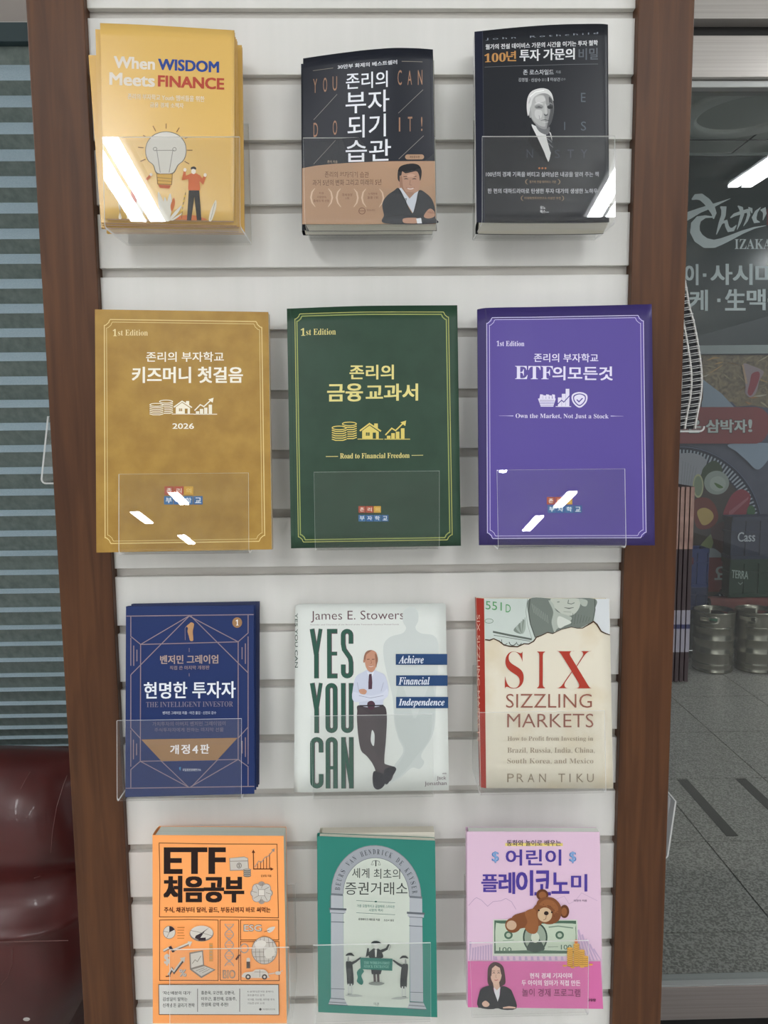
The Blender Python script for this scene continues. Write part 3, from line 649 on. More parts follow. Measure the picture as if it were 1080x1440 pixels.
P.smooth([(530, 692), (548, 684), (562, 720), (574, 775), (560, 805), (545, 760)], '#33353a'); P.line([(536, 720), (566, 745)], 5, '#7c7d80'); P.line([(545, 750), (572, 775)], 4, '#7c7d80')
P.smooth([(470, 640), (520, 665), (552, 655), (548, 690), (528, 700), (490, 680)], '#6f7072')
P.smooth([(428, 575), (432, 505), (455, 462), (505, 446), (548, 458), (570, 500), (577, 555), (568, 610), (552, 645), (528, 668), (495, 660), (462, 632), (442, 600)], '#8f8f8f')
P.smooth([(440, 570), (444, 510), (470, 474), (515, 470), (530, 505), (526, 560), (522, 600), (528, 650), (495, 648), (462, 622), (446, 598)], '#acacab')
P.smooth([(468, 560), (490, 554), (508, 566), (505, 598), (484, 610), (466, 590)], '#c2c2c1'); P.smooth([(470, 485), (510, 474), (528, 500), (500, 512), (474, 515)], '#c4c4c3'); P.smooth([(524, 520), (534, 530), (538, 575), (528, 582), (522, 560)], '#b9b9b8')
P.smooth([(548, 480), (566, 500), (576, 555), (568, 610), (552, 645), (536, 664), (546, 610), (556, 560), (550, 520)], '#515254')
P.smooth([(466, 534), (490, 526), (514, 534), (510, 548), (486, 552), (468, 546)], '#858686'); P.smooth([(538, 536), (554, 528), (570, 536), (566, 549), (546, 550)], '#3a3b3d')
P.line([(472, 543), (490, 539), (508, 545)], [2, 5, 2], '#27282a'); P.line([(542, 545), (555, 541), (567, 545)], [2, 4, 2], '#1c1d1f'); P.line([(464, 524), (488, 514), (514, 522)], [3, 6, 3], '#d2d2d1'); P.line([(538, 521), (556, 516), (570, 524)], [3, 5, 3], '#8a8b8c')
P.smooth([(518, 578), (530, 584), (542, 578), (538, 590), (524, 591)], '#5b5c5e'); P.line([(500, 618), (524, 614), (552, 619)], [2, 4, 2], '#3f4042'); P.line([(508, 628), (526, 630), (544, 627)], [2, 4, 2], '#c0c0bf'); P.line([(490, 588), (494, 612)], 3, '#858687')
P.smooth([(430, 560), (441, 556), (446, 590), (436, 602)], '#9a9a99')
P.smooth([(424, 590), (418, 540), (424, 485), (448, 448), (498, 431), (542, 438), (566, 466), (574, 505), (560, 480), (535, 462), (500, 462), (466, 478), (452, 500), (446, 525), (438, 545), (436, 560), (430, 585)], '#d2d2d1'); P.line([(436, 480), (470, 452), (520, 443)], 5, '#f0f0ef'); P.line([(430, 520), (440, 490)], 5, '#b4b4b3')
P.poly([(445, 648), (438, 660), (478, 718), (545, 862), (548, 884), (425, 740)], '#17181d')
P.done('portrait', bk)
P = Print(sh)
for x in (492, 510, 528): P.ell(x, 898, 6, 6, '#b9764a', n=10)
P.text('100년의 경제 기록을 버티고 살아남은 내공을 알려 주는 책', 180, 921, 838, 950, '#c3c5ca', .018, -.005)
P.text('한 편의 대하드라마로 탄생한 투자 대가의 생생한 노하우', 190, 1019, 832, 1048, '#c3c5ca', .018, -.004)
P.text('월가의 전설 데이비스 가문', 434, 970, 590, 986, '#a08668', .01); P.text('미래에셋투자연구소 이상건 추천', 405, 1066, 617, 1082, '#a08668', .01)
for x, y, s in ((412, 978, 1), (612, 978, -1), (386, 1075, 1), (634, 1075, -1)): P.line([(x+s*12, y-16), (x+s*2, y-8), (x, y), (x+s*2, y+8), (x+s*12, y+16)], [2, 5, 6, 5, 2], '#8f7a60')
P.done('blurb', bk)
P = Print(sh); P.text('유노', 497, 1121, 528, 1140, '#d6d7da', .03); P.text('북스', 497, 1144, 528, 1163, '#d6d7da', .03); P.line([(530, 1157), (548, 1157)], 3, '#d6d7da'); P.done('publisher_mark', bk)
def spine_sheet(s, th):
    a, b = s.T[0]-s.n*th+Vector((-.0009, 0, 0)), s.T[0]+Vector((-.0009, 0, 0)); c, d = s.B[0]-s.n*th+Vector((-.0009, 0, 0)), s.B[0]+Vector((-.0009, 0, 0))
    q = Sheet([a, b], [c, d], [(0, 0), (100, 0)], [(0, 1000), (100, 1000)]); q.n = Vector((-1, 0, 0)); return q
ss = spine_sheet(sh, .033); P = Print(ss); P.text('100년 투자 가문의 비밀', 30, 150, 72, 640, '#3b4254', .02, rot=1); P.done('spine_title', bk)
holder('13', min(p.z for p in sh.B), 'clear acrylic holder around the black paperback with the white haired man')
# ================= the three large workbooks
def notch_frame(P, TL, TR, BR, BL, n, w, col):
    """border line with stepped corners"""
    pts = []
    for (cx, cy), (sx, sy), flip in ((TL, (1, 1), 0), (TR, (-1, 1), 1), (BR, (-1, -1), 0), (BL, (1, -1), 1)):
        a = [(cx, cy+sy*n), (cx+sx*n*.25, cy+sy*n*.95), (cx+sx*n*.75, cy+sy*n*.5), (cx+sx*n*.85, cy+sy*n*.2), (cx+sx*n, cy)]
        pts += a[::-1] if flip else a
    P.line(pts, w, col, closed=True)
def coins(P, x0, y0, x1, y1, c, bg):
    w, h = x1-x0, y1-y0
    for cx, n, by in ((x0+w*.72, 6, y1-h*.12), (x0+w*.3, 5, y1-h*.02)):
        r = w*.3
        P.smooth([(cx-r, by-n*h*.12-4), (cx, by-n*h*.12-h*.12), (cx+r, by-n*h*.12-4), (cx+r, by-h*.08), (cx, by), (cx-r, by-h*.08)], bg)
        for q in range(n): P.line([(cx-r, by-h*.1-q*h*.125), (cx-r*.5, by-h*.03-q*h*.125), (cx+r*.5, by-h*.03-q*h*.125), (cx+r, by-h*.1-q*h*.125)], h*.055, c)
        P.ring(cx, by-h*.1-n*h*.125, r*.96, h*.1, h*.05, c, n=20)
def house(P, x0, y0, x1, y1, c, bg):
    w, h = x1-x0, y1-y0; X = lambda a: x0+a*w; Y = lambda a: y0+a*h
    P.line([(X(.04), Y(.5)), (X(.46), Y(.06)), (X(.96), Y(.52))], h*.09, c); P.poly([(X(.66), Y(.05)), (X(.82), Y(.05)), (X(.82), Y(.36)), (X(.66), Y(.2))], c)
    P.poly([(X(.14), Y(.5)), (X(.46), Y(.17)), (X(.86), Y(.55)), (X(.86), Y(.97)), (X(.14), Y(.97))], c)
    for a, b in ((.3, .6), (.39, .6), (.3, .7), (.39, .7)): P.rect(X(a), Y(b), X(a+.075), Y(b+.085), bg)
    P.rect(X(.6), Y(.6), X(.74), Y(.97), bg); P.line([(X(-.06), Y(1)), (X(1.06), Y(1))], h*.045, c)
def chart(P, x0, y0, x1, y1, c, bg):
    w, h = x1-x0, y1-y0; X = lambda a: x0+a*w; Y = lambda a: y0+a*h
    for a, b in ((.06, .82), (.24, .68), (.43, .6), (.64, .42)): P.rect(X(a), Y(b), X(a+.15), Y(.97), c)
    P.line([(X(.0), Y(.78)), (X(.26), Y(.42)), (X(.42), Y(.54)), (X(.74), Y(.14))], h*.07, c); P.poly([(X(.62), Y(.1)), (X(.86), Y(0)), (X(.82), Y(.3))], c); P.line([(X(-.04), Y(1)), (X(1.02), Y(1))], h*.045, c)
def logo(P, x, y, s, y2, x2):
    cols = ('#a94f3a', '#b0523c', '#cfa03c')
    for i, (c, ch) in enumerate(zip(cols, '존리의')): P.rect(x+i*s+1, y, x+i*s+s-2, y+s*.86, c); P.text(ch, x+i*s+s*.24, y+s*.2, x+i*s+s*.76, y+s*.68, '#efe6da' if i < 2 else '#e2c67e', .02)
    for i, ch in enumerate('부자학교'): P.rect(x2+i*s+1, y2, x2+i*s+s-2, y2+s*.86, ('#3f6e9c', '#35659a', '#3f6e9c', '#336090')[i]); P.text(ch, x2+i*s+s*.2, y2+s*.16, x2+i*s+s*.8, y2+s*.7, '#e6ebf0', .025)
sh = cover_of('21')
GOLD = noise_mat('gold_leatherette', '#8e6b27', '#9e7b33', 40, rough=.42, detail=8, lo=.35, hi=.65, spec=.35, bump=.03, k=1.1)
bk = book('book', sh, .012, GOLD, PAGE, 'large mustard gold workbook with a coin, house and chart emblem', 'first edition workbooks')
P = Print(sh); G = '#d9c284'
notch_frame(P, (103, 113), (957, 124), (973, 1316), (107, 1328), 32, 5, G); notch_frame(P, (115, 127), (945, 137), (959, 1303), (121, 1315), 32, 3, G); P.done('border_lines', bk)
P = Print(sh); P.text(serif('1'), 149, 165, 170, 203, '#e6d6a2', .0); P.text(serif('st Edition'), 177, 168, 338, 200, '#e6d6a2', -.004, .005); P.done('edition_line', bk)
P = Print(sh); P.text('존리의 부자학교', 330, 289, 750, 342, '#efe9da', .018); P.text('키즈머니 첫걸음', 255, 371, 852, 456, '#efe9da', .034); P.done('title', bk)
P = Print(sh); W_ = '#eee6d2'; bg = '#957230'; coins(P, 348, 556, 472, 634, W_, bg); house(P, 475, 552, 582, 626, W_, bg); chart(P, 592, 538, 712, 627, W_, bg); P.done('emblem', bk)
P = Print(sh); P.text('2026', 473, 677, 588, 706, '#efe9da', .03); P.done('year', bk)
P = Print(sh); logo(P, 428, 1018, 53, 1071, 426); P.done('logo', bk)
holder('21', min(p.z for p in sh.B), 'clear acrylic holder in front of the gold workbook')
sh = cover_of('22')
GRN = noise_mat('dark_green_cover', '#243d2d', '#294333', 30, rough=.38, spec=.28)
bk = book('book', sh, .012, GRN, PAGE, 'large dark green workbook with gold lettering in the centre of the rack', 'first edition workbooks')
P = Print(sh); G = '#a9ab63'
P.line([(72, 55), (96, 1366)], 3, '#233c2e')
notch_frame(P, (96, 84), (937, 73), (957, 1320), (115, 1332), 28, 4, G); notch_frame(P, (107, 96), (925, 86), (944, 1308), (126, 1320), 28, 6, '#8b9758'); P.done('border_lines', bk)
P = Print(sh); Y_ = '#d9cd84'; P.text(serif('1'), 128, 162, 153, 203, Y_, .002); P.text(serif('st Edition'), 158, 166, 320, 200, Y_, -.004, -.02); P.done('edition_line', bk)
P = Print(sh); P.text('존리의', 397, 363, 636, 441, Y_, .03, -.005); P.text('금융', 275, 467, 466, 562, Y_, .034, -.01); P.text('교과서', 487, 468, 768, 558, Y_, .034, -.01); P.done('title', bk)
P = Print(sh); c_ = '#d2c069'; coins(P, 298, 682, 432, 780, c_, '#263f2f'); house(P, 447, 678, 573, 768, c_, '#263f2f'); chart(P, 592, 666, 724, 768, c_, '#263f2f'); P.done('emblem', bk)
P = Print(sh); P.text(serif('Road to Financial Freedom'), 343, 846, 724, 875, Y_, -.002, -.01); P.line([(265, 864), (332, 863)], 3, Y_); P.line([(735, 857), (798, 856)], 3, Y_); P.done('motto', bk)
P = Print(sh); logo(P, 443, 1135, 42, 1183, 443); P.done('logo', bk)
holder('22', min(p.z for p in sh.B), 'clear acrylic holder in front of the green workbook')
sh = cover_of('23')
PUR = mat('dark_purple_cover', '#362c62', rough=.38, spec=.28); 
bk = book('book', sh, .012, PUR, PAGE, 'large purple workbook with a flared cover overlapping the right post', 'first edition workbooks')
P = Print(sh); P.line([(128, 50), (138, 1337)], 4, '#332c58'); P.poly([(152, 112), (960, 97), (984, 118), (1000, 1262), (982, 1292), (160, 1296), (140, 1270), (136, 135)], mat('violet_panel', '#534490', rough=.38, spec=.28, k=1.0)); P.done('violet_panel', bk)
P = Print(sh); G = '#c4bde0'; notch_frame(P, (133, 104), (983, 90), (998, 1296), (137, 1301), 30, 4, G); notch_frame(P, (148, 115), (968, 102), (982, 1284), (152, 1287), 30, 3, G); P.done('border_lines', bk)
P = Print(sh); P.text(serif('1st Edition'), 187, 229, 337, 258, '#d6d0e8', 0); P.done('edition_line', bk)
P = Print(sh); L_ = '#ddd8ec'; P.text('존리의 부자학교', 390, 297, 738, 343, L_, .016); P.text(serif('ETF'), 287, 365, 492, 436, L_, .004); P.text('의모든것', 492, 367, 815, 440, L_, .03); P.done('title', bk)
P = Print(sh)
bg = '#4f4290'
for q in range(5): P.poly([(420+q*18, 540), (424+q*16, 518+(q % 2)*5), (440+q*16, 520+(q % 2)*5), (436+q*17, 545)], L_)
P.poly([(412, 541), (508, 541), (495, 585), (427, 585)], L_)
for q in range(4): P.line([(420, 551+q*9), (500, 551+q*9)], 2.5, bg)
for a, y in ((520, 535), (541, 515), (562, 488)): P.rect(a, y, a+20, 583, L_)
P.line([(518, 572), (540, 550), (552, 560), (588, 520)], 5, bg); P.line([(508, 584), (592, 584)], 4, L_)
P.smooth([(637, 505), (677, 520), (674, 560), (637, 590), (600, 560), (597, 520)], L_); P.smooth([(637, 513), (669, 525), (667, 556), (637, 581), (607, 556), (605, 525)], bg); P.smooth([(637, 518), (664, 529), (662, 553), (637, 575), (612, 553), (610, 529)], L_)
P.line([(622, 546), (634, 558), (654, 538)], 6, bg); P.done('emblem', bk)
P = Print(sh); P.text(serif('Own the Market, Not Just a Stock'), 290, 623, 795, 651, '#d6d0e8', .004); P.line([(200, 636), (240, 636), (278, 636)], [1, 2, 5], G); P.line([(806, 634), (840, 634), (875, 634)], [5, 2, 1], G); P.done('motto', bk)
P = Print(sh); logo(P, 460, 1075, 47, 1121, 465); P.done('logo', bk)
holder('23', min(p.z for p in sh.B), 'clear acrylic holder in front of the purple workbook')
# ================= blue hardback
sh = cover_of('31')
BLUE = mat('royal_blue_cover', '#1a2c5c', rough=.4, spec=.25); IN_ = mat('black_endpaper', '#14161c', rough=.7)
bk = book('book', sh, .0165, BLUE, PAGE, 'royal blue hardback with copper line ornament and the white badge number 1, front copy', 'books shown face out', hard=True)
L_ = '#8b7a80'
P = Print(sh)
def ln(*a, w=5.5): P.line([(a[i], a[i+1]) for i in range(0, len(a), 2)], w, L_)
ln(124, 164, 931, 154); ln(119, 1253, 934, 1241); ln(153, 164, 153, 292, 215, 343); ln(153, 300, 153, 478); ln(153, 535, 522, 163); ln(153, 535, 153, 872, 214, 938); ln(153, 885, 153, 1116)
ln(213, 1082, 153, 1135, 153, 1252); ln(215, 343, 520, 163); ln(522, 163, 832, 326); ln(532, 163, 895, 522); ln(215, 343, 832, 326); ln(215, 343, 213, 1082); ln(832, 326, 832, 1070); ln(895, 155, 895, 270, 832, 326)
ln(895, 292, 895, 522, 895, 865, 832, 935); ln(895, 865, 895, 1100); ln(832, 1070, 895, 1115, 895, 1241); ln(213, 1082, 522, 1248); ln(832, 1070, 524, 1248); ln(345, 1080, 516, 1244); ln(700, 1074, 540, 1240); ln(213, 1082, 832, 1070)
for x, a, b in ((172, 350, 478), (192, 376, 450), (170, 945, 1070), (190, 970, 1044), (878, 336, 465), (857, 360, 436), (878, 930, 1054), (858, 952, 1032)): ln(x, a, x, b, w=6)
ln(522, 365, 522, 390, w=3); ln(522, 525, 522, 545, w=3)
P.done('line_ornament', bk)
P = Print(sh); P.poly([(219, 944), (829, 933), (699, 1074), (346, 1080)], '#93714f'); P.text('개', 403, 978, 455, 1036, '#e6e4e6', .03); P.text('정', 473, 976, 525, 1034, '#e6e4e6', .03); P.text('4', 543, 982, 577, 1031, '#e6e4e6', .035); P.text('판', 594, 974, 648, 1032, '#e6e4e6', .03); P.done('edition_banner', bk)
P = Print(sh); P.smooth([(522, 212), (535, 203), (552, 212), (550, 235), (545, 262), (548, 305), (545, 320), (528, 318), (520, 290), (512, 262), (514, 238), (505, 228)], '#b0875f'); P.line([(507, 225), (496, 240), (497, 315)], 2.5, '#8b7a80'); P.done('walking_figure', bk)
P = Print(sh); P.ell(826, 204, 31, 33, '#97734f'); P.text(serif('1'), 817, 186, 835, 222, '#ecebea', 0); P.done('round_badge', bk)
P = Print(sh); P.text('벤저민 그레이엄', 340, 412, 705, 466, '#a5928c', .03, -.01); P.text('직접 쓴 마지막 개정판', 400, 478, 650, 503, '#8d7d82', .02, -.01); P.done('author_names', bk)
P = Print(sh); P.text('현명한 투자자', 238, 583, 815, 686, '#dfe3ea', .022, -.012); P.done('title', bk)
P = Print(sh); P.text(serif('THE INTELLIGENT INVESTOR'), 250, 706, 800, 740, '#7b7384', -.006, -.008); P.done('english_title', bk)
P = Print(sh); P.text('벤저민 그레이엄 지음 · 이건 옮김 · 신진오 감수', 355, 766, 693, 785, '#bcc0ce', .012, -.004); P.text('가치투자의 아버지 벤저민 그레이엄이', 290, 832, 752, 860, '#6f6878', .008, -.01); P.text('주식투자자에게 전하는 마지막 선물', 303, 870, 740, 896, '#6f6878', .008, -.006); P.text('국일증권경제연구소', 480, 1127, 597, 1144, '#c2c6d0', .02); P.smooth([(458, 1122), (470, 1118), (466, 1142)], '#3f7fa6', 3); P.done('small_lettering', bk)
s2 = copy_sheet('31b')
for p in s2.B: p.z = .5*(sh.B[0].z+sh.B[-1].z)
s2.T[0].y = s2.T[1].y = -.0126; s2.B[0].y = s2.B[1].y = -.050
bk2 = book('book', s2, .0105, mat('navy_cover', '#16214a', rough=.4), PAGE, 'second royal blue hardback peeping out right behind the front blue copy', 'books shown face out', hard=True)
holder('31', min(p.z for p in sh.B), 'clear acrylic holder shifted left of the blue hardback, overlapping the left post')
# ================= white book, man with folded arms
sh = cover_of('32')
WH = mat('white_cover', '#d3d7d2', rough=.4, spec=.3)
bk = book('book', sh, .02, WH, PAGE, 'white hardback with tall green capital letters and a man leaning with folded arms', 'books shown face out', hard=True)
P = Print(sh); sh.layer += 16; P.text('YES YOU CAN', 64, 140, 80, 470, '#33493f', .02, rot=1); P.done('spine_title', bk); sh.layer -= 14
P = Print(sh); P.text('James E. Stowers', 160, 126, 725, 197, '#5c3c44', -.004, -.006); P.text('Founder and Chairman of the Board of the Twentieth Century Mutual Funds', 158, 206, 695, 216, '#8d7c80', 0, -.004); P.done('author_name', bk)
P = Print(sh)
Gs = ('#c3c9c6', '#bcc3c0')
P.smooth([(720, 190), (722, 130), (765, 98), (808, 125), (812, 185), (795, 230), (830, 262), (905, 275), (935, 330), (930, 480), (920, 620), (915, 800), (890, 900), (830, 1000), (848, 1045), (820, 1085), (770, 1080), (700, 1140), (600, 1190), (560, 1195), (640, 1120), (660, 1070), (720, 980), (690, 900), (665, 800), (655, 650), (610, 460), (600, 340), (640, 285), (715, 262), (738, 230)], Gs[0])
P.smooth([(700, 560), (760, 700), (790, 780), (830, 700), (890, 560), (915, 700), (880, 900), (800, 1010), (700, 1130), (600, 1188), (650, 1110), (730, 980), (690, 880), (668, 740)], Gs[1])
P.done('printed_grey_silhouette', bk)
def tall(P, ch, x0, y0, x1, y1, w, c):
    h = w/2; X0, X1, Y0, Y1 = x0+h, x1-h, y0+h, y1-h; xm = (x0+x1)/2; ym = (y0+y1)/2; r = (X1-X0)/2
    def arc(cx, cy, rx, ry, a0, a1): return [(cx+rx*math.cos(math.radians(a0+(a1-a0)*i/8)), cy+ry*math.sin(math.radians(a0+(a1-a0)*i/8))) for i in range(9)]
    if ch == 'Y': P.line([(X0, y0), (xm, ym+10)], w, c); P.line([(X1, y0), (xm, ym+10)], w*.8, c); P.line([(xm, ym), (xm, y1)], w, c)
    if ch == 'E': P.line([(x1, Y0), (X0, Y0), (X0, Y1), (x1, Y1)], w, c); P.line([(X0, ym), (x1-2, ym)], w*.8, c)
    if ch == 'O': P.line(arc(xm, Y0+r, r, r, 180, 360)+arc(xm, Y1-r, r, r, 0, 180), w, c, closed=True)
    if ch == 'U': P.line([(X0, y0)]+arc(xm, Y1-r, r, r, 180, 0)+[(X1, y0)], w, c)
    if ch == 'C': P.line([(X1, y0+(y1-y0)*.3)]+arc(xm, Y0+r, r, r, 360, 180)+arc(xm, Y1-r, r, r, 180, 0)+[(X1, y1-(y1-y0)*.28)], w, c)
    if ch == 'A': P.line([(X0, y1)]+arc(xm, Y0+r, r, r, 180, 360)+[(X1, y1)], w, c); P.line([(X0, ym+30), (X1, ym+30)], w*.7, c)
    if ch == 'N': P.line([(X0, y1), (X0, y0)], w, c); P.line([(X1, y1), (X1, y0)], w, c); P.line([(X0, y0+10), (X1, y1-10)], w*.85, c)
    if ch == 'S': P.line([(X1, y0+(y1-y0)*.3)]+arc(xm, Y0+r, r, r, 360, 180)+[(X0, y0+(y1-y0)*.3), (X0+6, ym-25), (X1-6, ym+25), (X1, y1-(y1-y0)*.32)]+arc(xm, Y1-r, r, r, 0, 180)+[(X0, y1-(y1-y0)*.28)], w, c)
P = Print(sh)
for row, (y0, y1) in zip(('YES', 'YOU', 'CAN'), ((236, 535), (565, 867), (893, 1203))):
    for ch, (x0, x1) in zip(row, ((153, 231), (247, 318), (342, 415))):
        if ch == 'E': x0 = 258
        tall(P, ch, x0-1, y0-1, x1+3, y1+1, 30, '#5d4a50'); tall(P, ch, x0, y0, x1, y1, 24, '#2f5548')
P.done('title', bk)
P = Print(sh)
P.smooth([(445, 700), (520, 705), (600, 700), (620, 760), (615, 900), (605, 1050), (640, 1100), (668, 1075), (640, 1160), (560, 1140), (545, 1080), (500, 1000), (460, 950), (448, 850), (440, 740)], '#474144')
P.smooth([(440, 730), (500, 740), (560, 800), (545, 880), (520, 920), (560, 1000), (600, 1050), (670, 1075), (672, 1100), (640, 1130), (560, 1080), (500, 1010), (455, 950)], '#4b4447'); P.smooth([(530, 850), (545, 880), (540, 945), (522, 915)], '#c9cdcb')
P.smooth([(540, 1100), (570, 1105), (600, 1120), (608, 1170), (590, 1200), (560, 1210), (538, 1190), (532, 1140)], '#24242c'); P.smooth([(610, 1085), (660, 1070), (676, 1090), (650, 1130), (625, 1175), (605, 1170), (600, 1120)], '#26262e')
P.done('trousers_and_shoes_picture', bk)
P = Print(sh)
P.smooth([(430, 530), (470, 500), (520, 480), (580, 500), (610, 520), (630, 590), (625, 640), (600, 668), (590, 700), (520, 712), (455, 700), (450, 678), (412, 665), (412, 610)], '#bfc4d4')
P.smooth([(412, 620), (450, 625), (520, 640), (590, 625), (622, 600), (625, 645), (570, 668), (500, 672), (430, 680), (412, 660)], '#c9cddb'); P.line([(450, 640), (520, 655), (600, 640)], 3, '#8d91a6'); P.line([(440, 560), (452, 620)], 3, '#9a9eb2'); P.line([(600, 560), (585, 615)], 3, '#9a9eb2')
P.smooth([(452, 605), (480, 600), (498, 612), (488, 632), (460, 628)], '#b98a72'); P.poly([(498, 490), (520, 512), (545, 488), (535, 520), (508, 520)], '#d4d8e2')
P.poly([(512, 510), (528, 508), (532, 560), (530, 600), (508, 602), (508, 560)], '#4e3440'); P.smooth([(505, 680), (530, 672), (548, 690), (540, 722), (518, 726), (502, 705)], '#4e3440'); P.line([(455, 702), (600, 700)], 8, '#2e2a2e')
P.smooth([(486, 420), (488, 385), (505, 368), (530, 364), (555, 378), (564, 410), (560, 445), (548, 480), (530, 498), (508, 490), (492, 462)], '#b98870')
P.smooth([(484, 440), (480, 415), (488, 385), (504, 368), (530, 364), (515, 376), (497, 392), (491, 420)], '#8e6552'); P.ell(482, 430, 5, 11, '#ab7a64', n=10); P.smooth([(548, 385), (562, 400), (566, 425), (560, 450), (555, 470), (552, 430)], '#8f6552')
for x in (508, 538): P.line([(x-8, 420), (x+8, 419)], 4, '#5a3d34')
P.line([(524, 425), (528, 442), (520, 446)], 2.5, '#8a5d4c'); P.line([(510, 460), (524, 465), (540, 459)], 4, '#e2cfc6'); P.line([(508, 458), (524, 462), (542, 457)], 2, '#7b4a40')
P.done('man_with_folded_arms_picture', bk)
P = Print(sh); NB = '#23416a'
P.rect(675, 387, 989, 453, NB); P.rect(677, 517, 991, 581, NB); P.rect(677, 648, 995, 716, NB)
for st, a in (('Achieve', (692, 397, 845, 445)), ('Financial', (692, 527, 882, 574)), ('Independence', (692, 658, 972, 712))): P.text(serif_italic(st), *a, '#d5dbe4', .008)
P.done('blue_banners', bk)
P = Print(sh); P.text('with', 958, 1106, 984, 1116, '#6b5560', 0); P.text('Jack', 925, 1128, 982, 1156, '#6b5560', -.006); P.text('Jonathan', 850, 1161, 985, 1192, '#6b5560', -.006, -.02); P.done('coauthor_name', bk)
P = Print(Sheet([sh.T[0]-sh.n*.0198+Vector((.002, 0, .0006)), sh.T[-1]-sh.n*.0198+Vector((-.08, 0, .0006))], [sh.T[0]+Vector((.002, 0, .0003)), sh.T[-1]+Vector((-.08, 0, .0003))], [(0, 0), (10, 0)], [(0, 10), (10, 10)], grid=(1, 1)))
holder('32', min(p.z for p in sh.B), 'clear acrylic holder around the white book with tall green letters')
# ================= cream book with torn banknote
sh = cover_of('33')
CRM = noise_mat('aged_cream_cover', '#d6cfbd', '#c7b48e', 11, rough=.42, detail=5, lo=.5, hi=.78, spec=.4)
bk = book('book', sh, .017, CRM, PAGE, 'cream hardback with red spine and a torn banknote along its top edge', 'books shown face out', mat('red_spine', '#9c3128', rough=.4), hard=True)
P = Print(sh); sh.layer += 22; P.poly([(89, 93), (138, 97), (158, 1297), (118, 1292)], '#a5352a'); P.text('SIX SIZZLING MARKETS', 92, 200, 112, 1000, '#d8b8a8', .0, rot=1); P.done('red_spine_strip', bk); sh.layer -= 16
EDG = [(146, 358), (175, 362), (200, 352), (235, 368), (265, 392), (300, 400), (350, 403), (392, 384), (420, 386), (452, 368), (470, 342), (500, 332), (540, 312), (572, 320), (600, 305), (630, 292), (690, 278), (730, 286), (762, 284), (800, 262), (830, 243), (852, 262), (878, 305), (905, 318), (934, 328)]
P = Print(sh)
P.poly([(139, 98), (931, 100)]+EDG[::-1], '#bfc8c2'); P.poly([(845, 100), (931, 100), (934, 326), (905, 316), (880, 303), (852, 262), (838, 245)], '#c9cdcf')
P.smooth([(425, 99), (600, 99), (835, 99), (838, 170), (825, 245), (790, 262), (740, 284), (690, 278), (620, 295), (580, 318), (530, 318), (468, 345), (440, 290), (420, 210)], '#6d756e')
P.line([(428, 100), (420, 180), (432, 260), (462, 345)], 6, '#4b524c'); P.line([(838, 100), (840, 170), (826, 244)], 6, '#4b524c'); P.line([(412, 100), (402, 180), (414, 265), (440, 350)], 3, '#8a948c')
P.smooth([(560, 100), (640, 99), (740, 100), (745, 140), (725, 180), (690, 205), (640, 200), (600, 170), (570, 140)], '#b3b8ad'); P.smooth([(545, 110), (575, 130), (600, 180), (690, 215), (670, 250), (600, 290), (585, 316), (565, 250), (575, 180)], '#a3aaa0')
P.smooth([(610, 210), (660, 228), (690, 250), (650, 270), (615, 285), (600, 250)], '#c6cbc2'); P.smooth([(740, 100), (790, 110), (785, 145), (755, 140)], '#a3aaa0')
P.line([(645, 155), (675, 160), (705, 154)], [3, 7, 3], '#5c625c'); P.line([(672, 105), (668, 128), (690, 132), (710, 124)], 5, '#6b726b'); P.line([(600, 120), (615, 118)], 5, '#6b726b'); P.line([(640, 180), (690, 184)], 3, '#868d84')
for q in range(9): P.line([(440+q*12, 130+q*9), (455+q*11, 190+q*8)], 2.5, '#8d968d')
for q in range(7): P.line([(700+q*18, 190+q*4), (690+q*18, 265-q*4)], 2.5, '#545b55')
P.line([(195, 308), (300, 330), (440, 356)], 12, '#5d655e'); P.line([(200, 330), (320, 350), (430, 368)], 4, '#6d756e')
for q in range(6): P.smooth([(325+q*14, 300-q*16), (360+q*8, 260-q*6), (400, 250+q*8), (380, 320)], ('#7c867d', '#9aa49b')[q % 2], 4)
P.ring(170, 240, 26, 14, 3, '#6f8a72'); P.ring(270, 365, 20, 24, 4, '#5d655e', 40, 200); P.ring(320, 372, 22, 22, 5, '#5d655e', 20, 180); P.ring(360, 372, 16, 20, 4, '#5d655e', 20, 180)
P.text('551', 148, 112, 250, 165, '#56965f', .0, .1); P.text('D', 275, 134, 306, 184, '#56965f', .0, .06)
P.line(EDG, [8, 9, 7, 8, 7, 8, 8, 7, 7, 8, 7, 6, 5, 5, 4, 4, 4, 4, 6, 7, 9, 10, 8, 7, 5], '#46301f')
P.done('torn_banknote_picture', bk)
P = Print(sh); P.text(serif('S'), 272, 433, 390, 668, '#a23628', -.014); P.text(serif('I'), 475, 433, 524, 666, '#a23628', -.006); P.text(serif('X'), 597, 430, 822, 666, '#a23628', -.014); P.done('title', bk)
P = Print(sh); P.text('SIZZLING', 280, 701, 820, 789, '#8f5a4c', -.006); P.text('MARKETS', 288, 826, 830, 913, '#8f5a4c', -.004); P.done('subtitle', bk)
P = Print(sh)
for st, a in (('How to Profit from Investing in', (290, 969, 828, 1005)), ('Brazil, Russia, India, China,', (290, 1040, 838, 1078)), ('South Korea, and Mexico', (290, 1108, 830, 1145))): P.text(serif(st), *a, '#a09380', -.008)
P.done('description', bk)
P = Print(sh)
for ch, x in zip('PRANTIKU', (290, 350, 418, 490, 610, 680, 725, 790)): P.text(ch, x, 1205, x+(6 if ch == 'I' else 42), 1258, '#8b7d69', -.008)
P.done('author_name', bk)
holder('33', min(p.z for p in sh.B), 'clear acrylic holder around the cream book with the torn banknote')
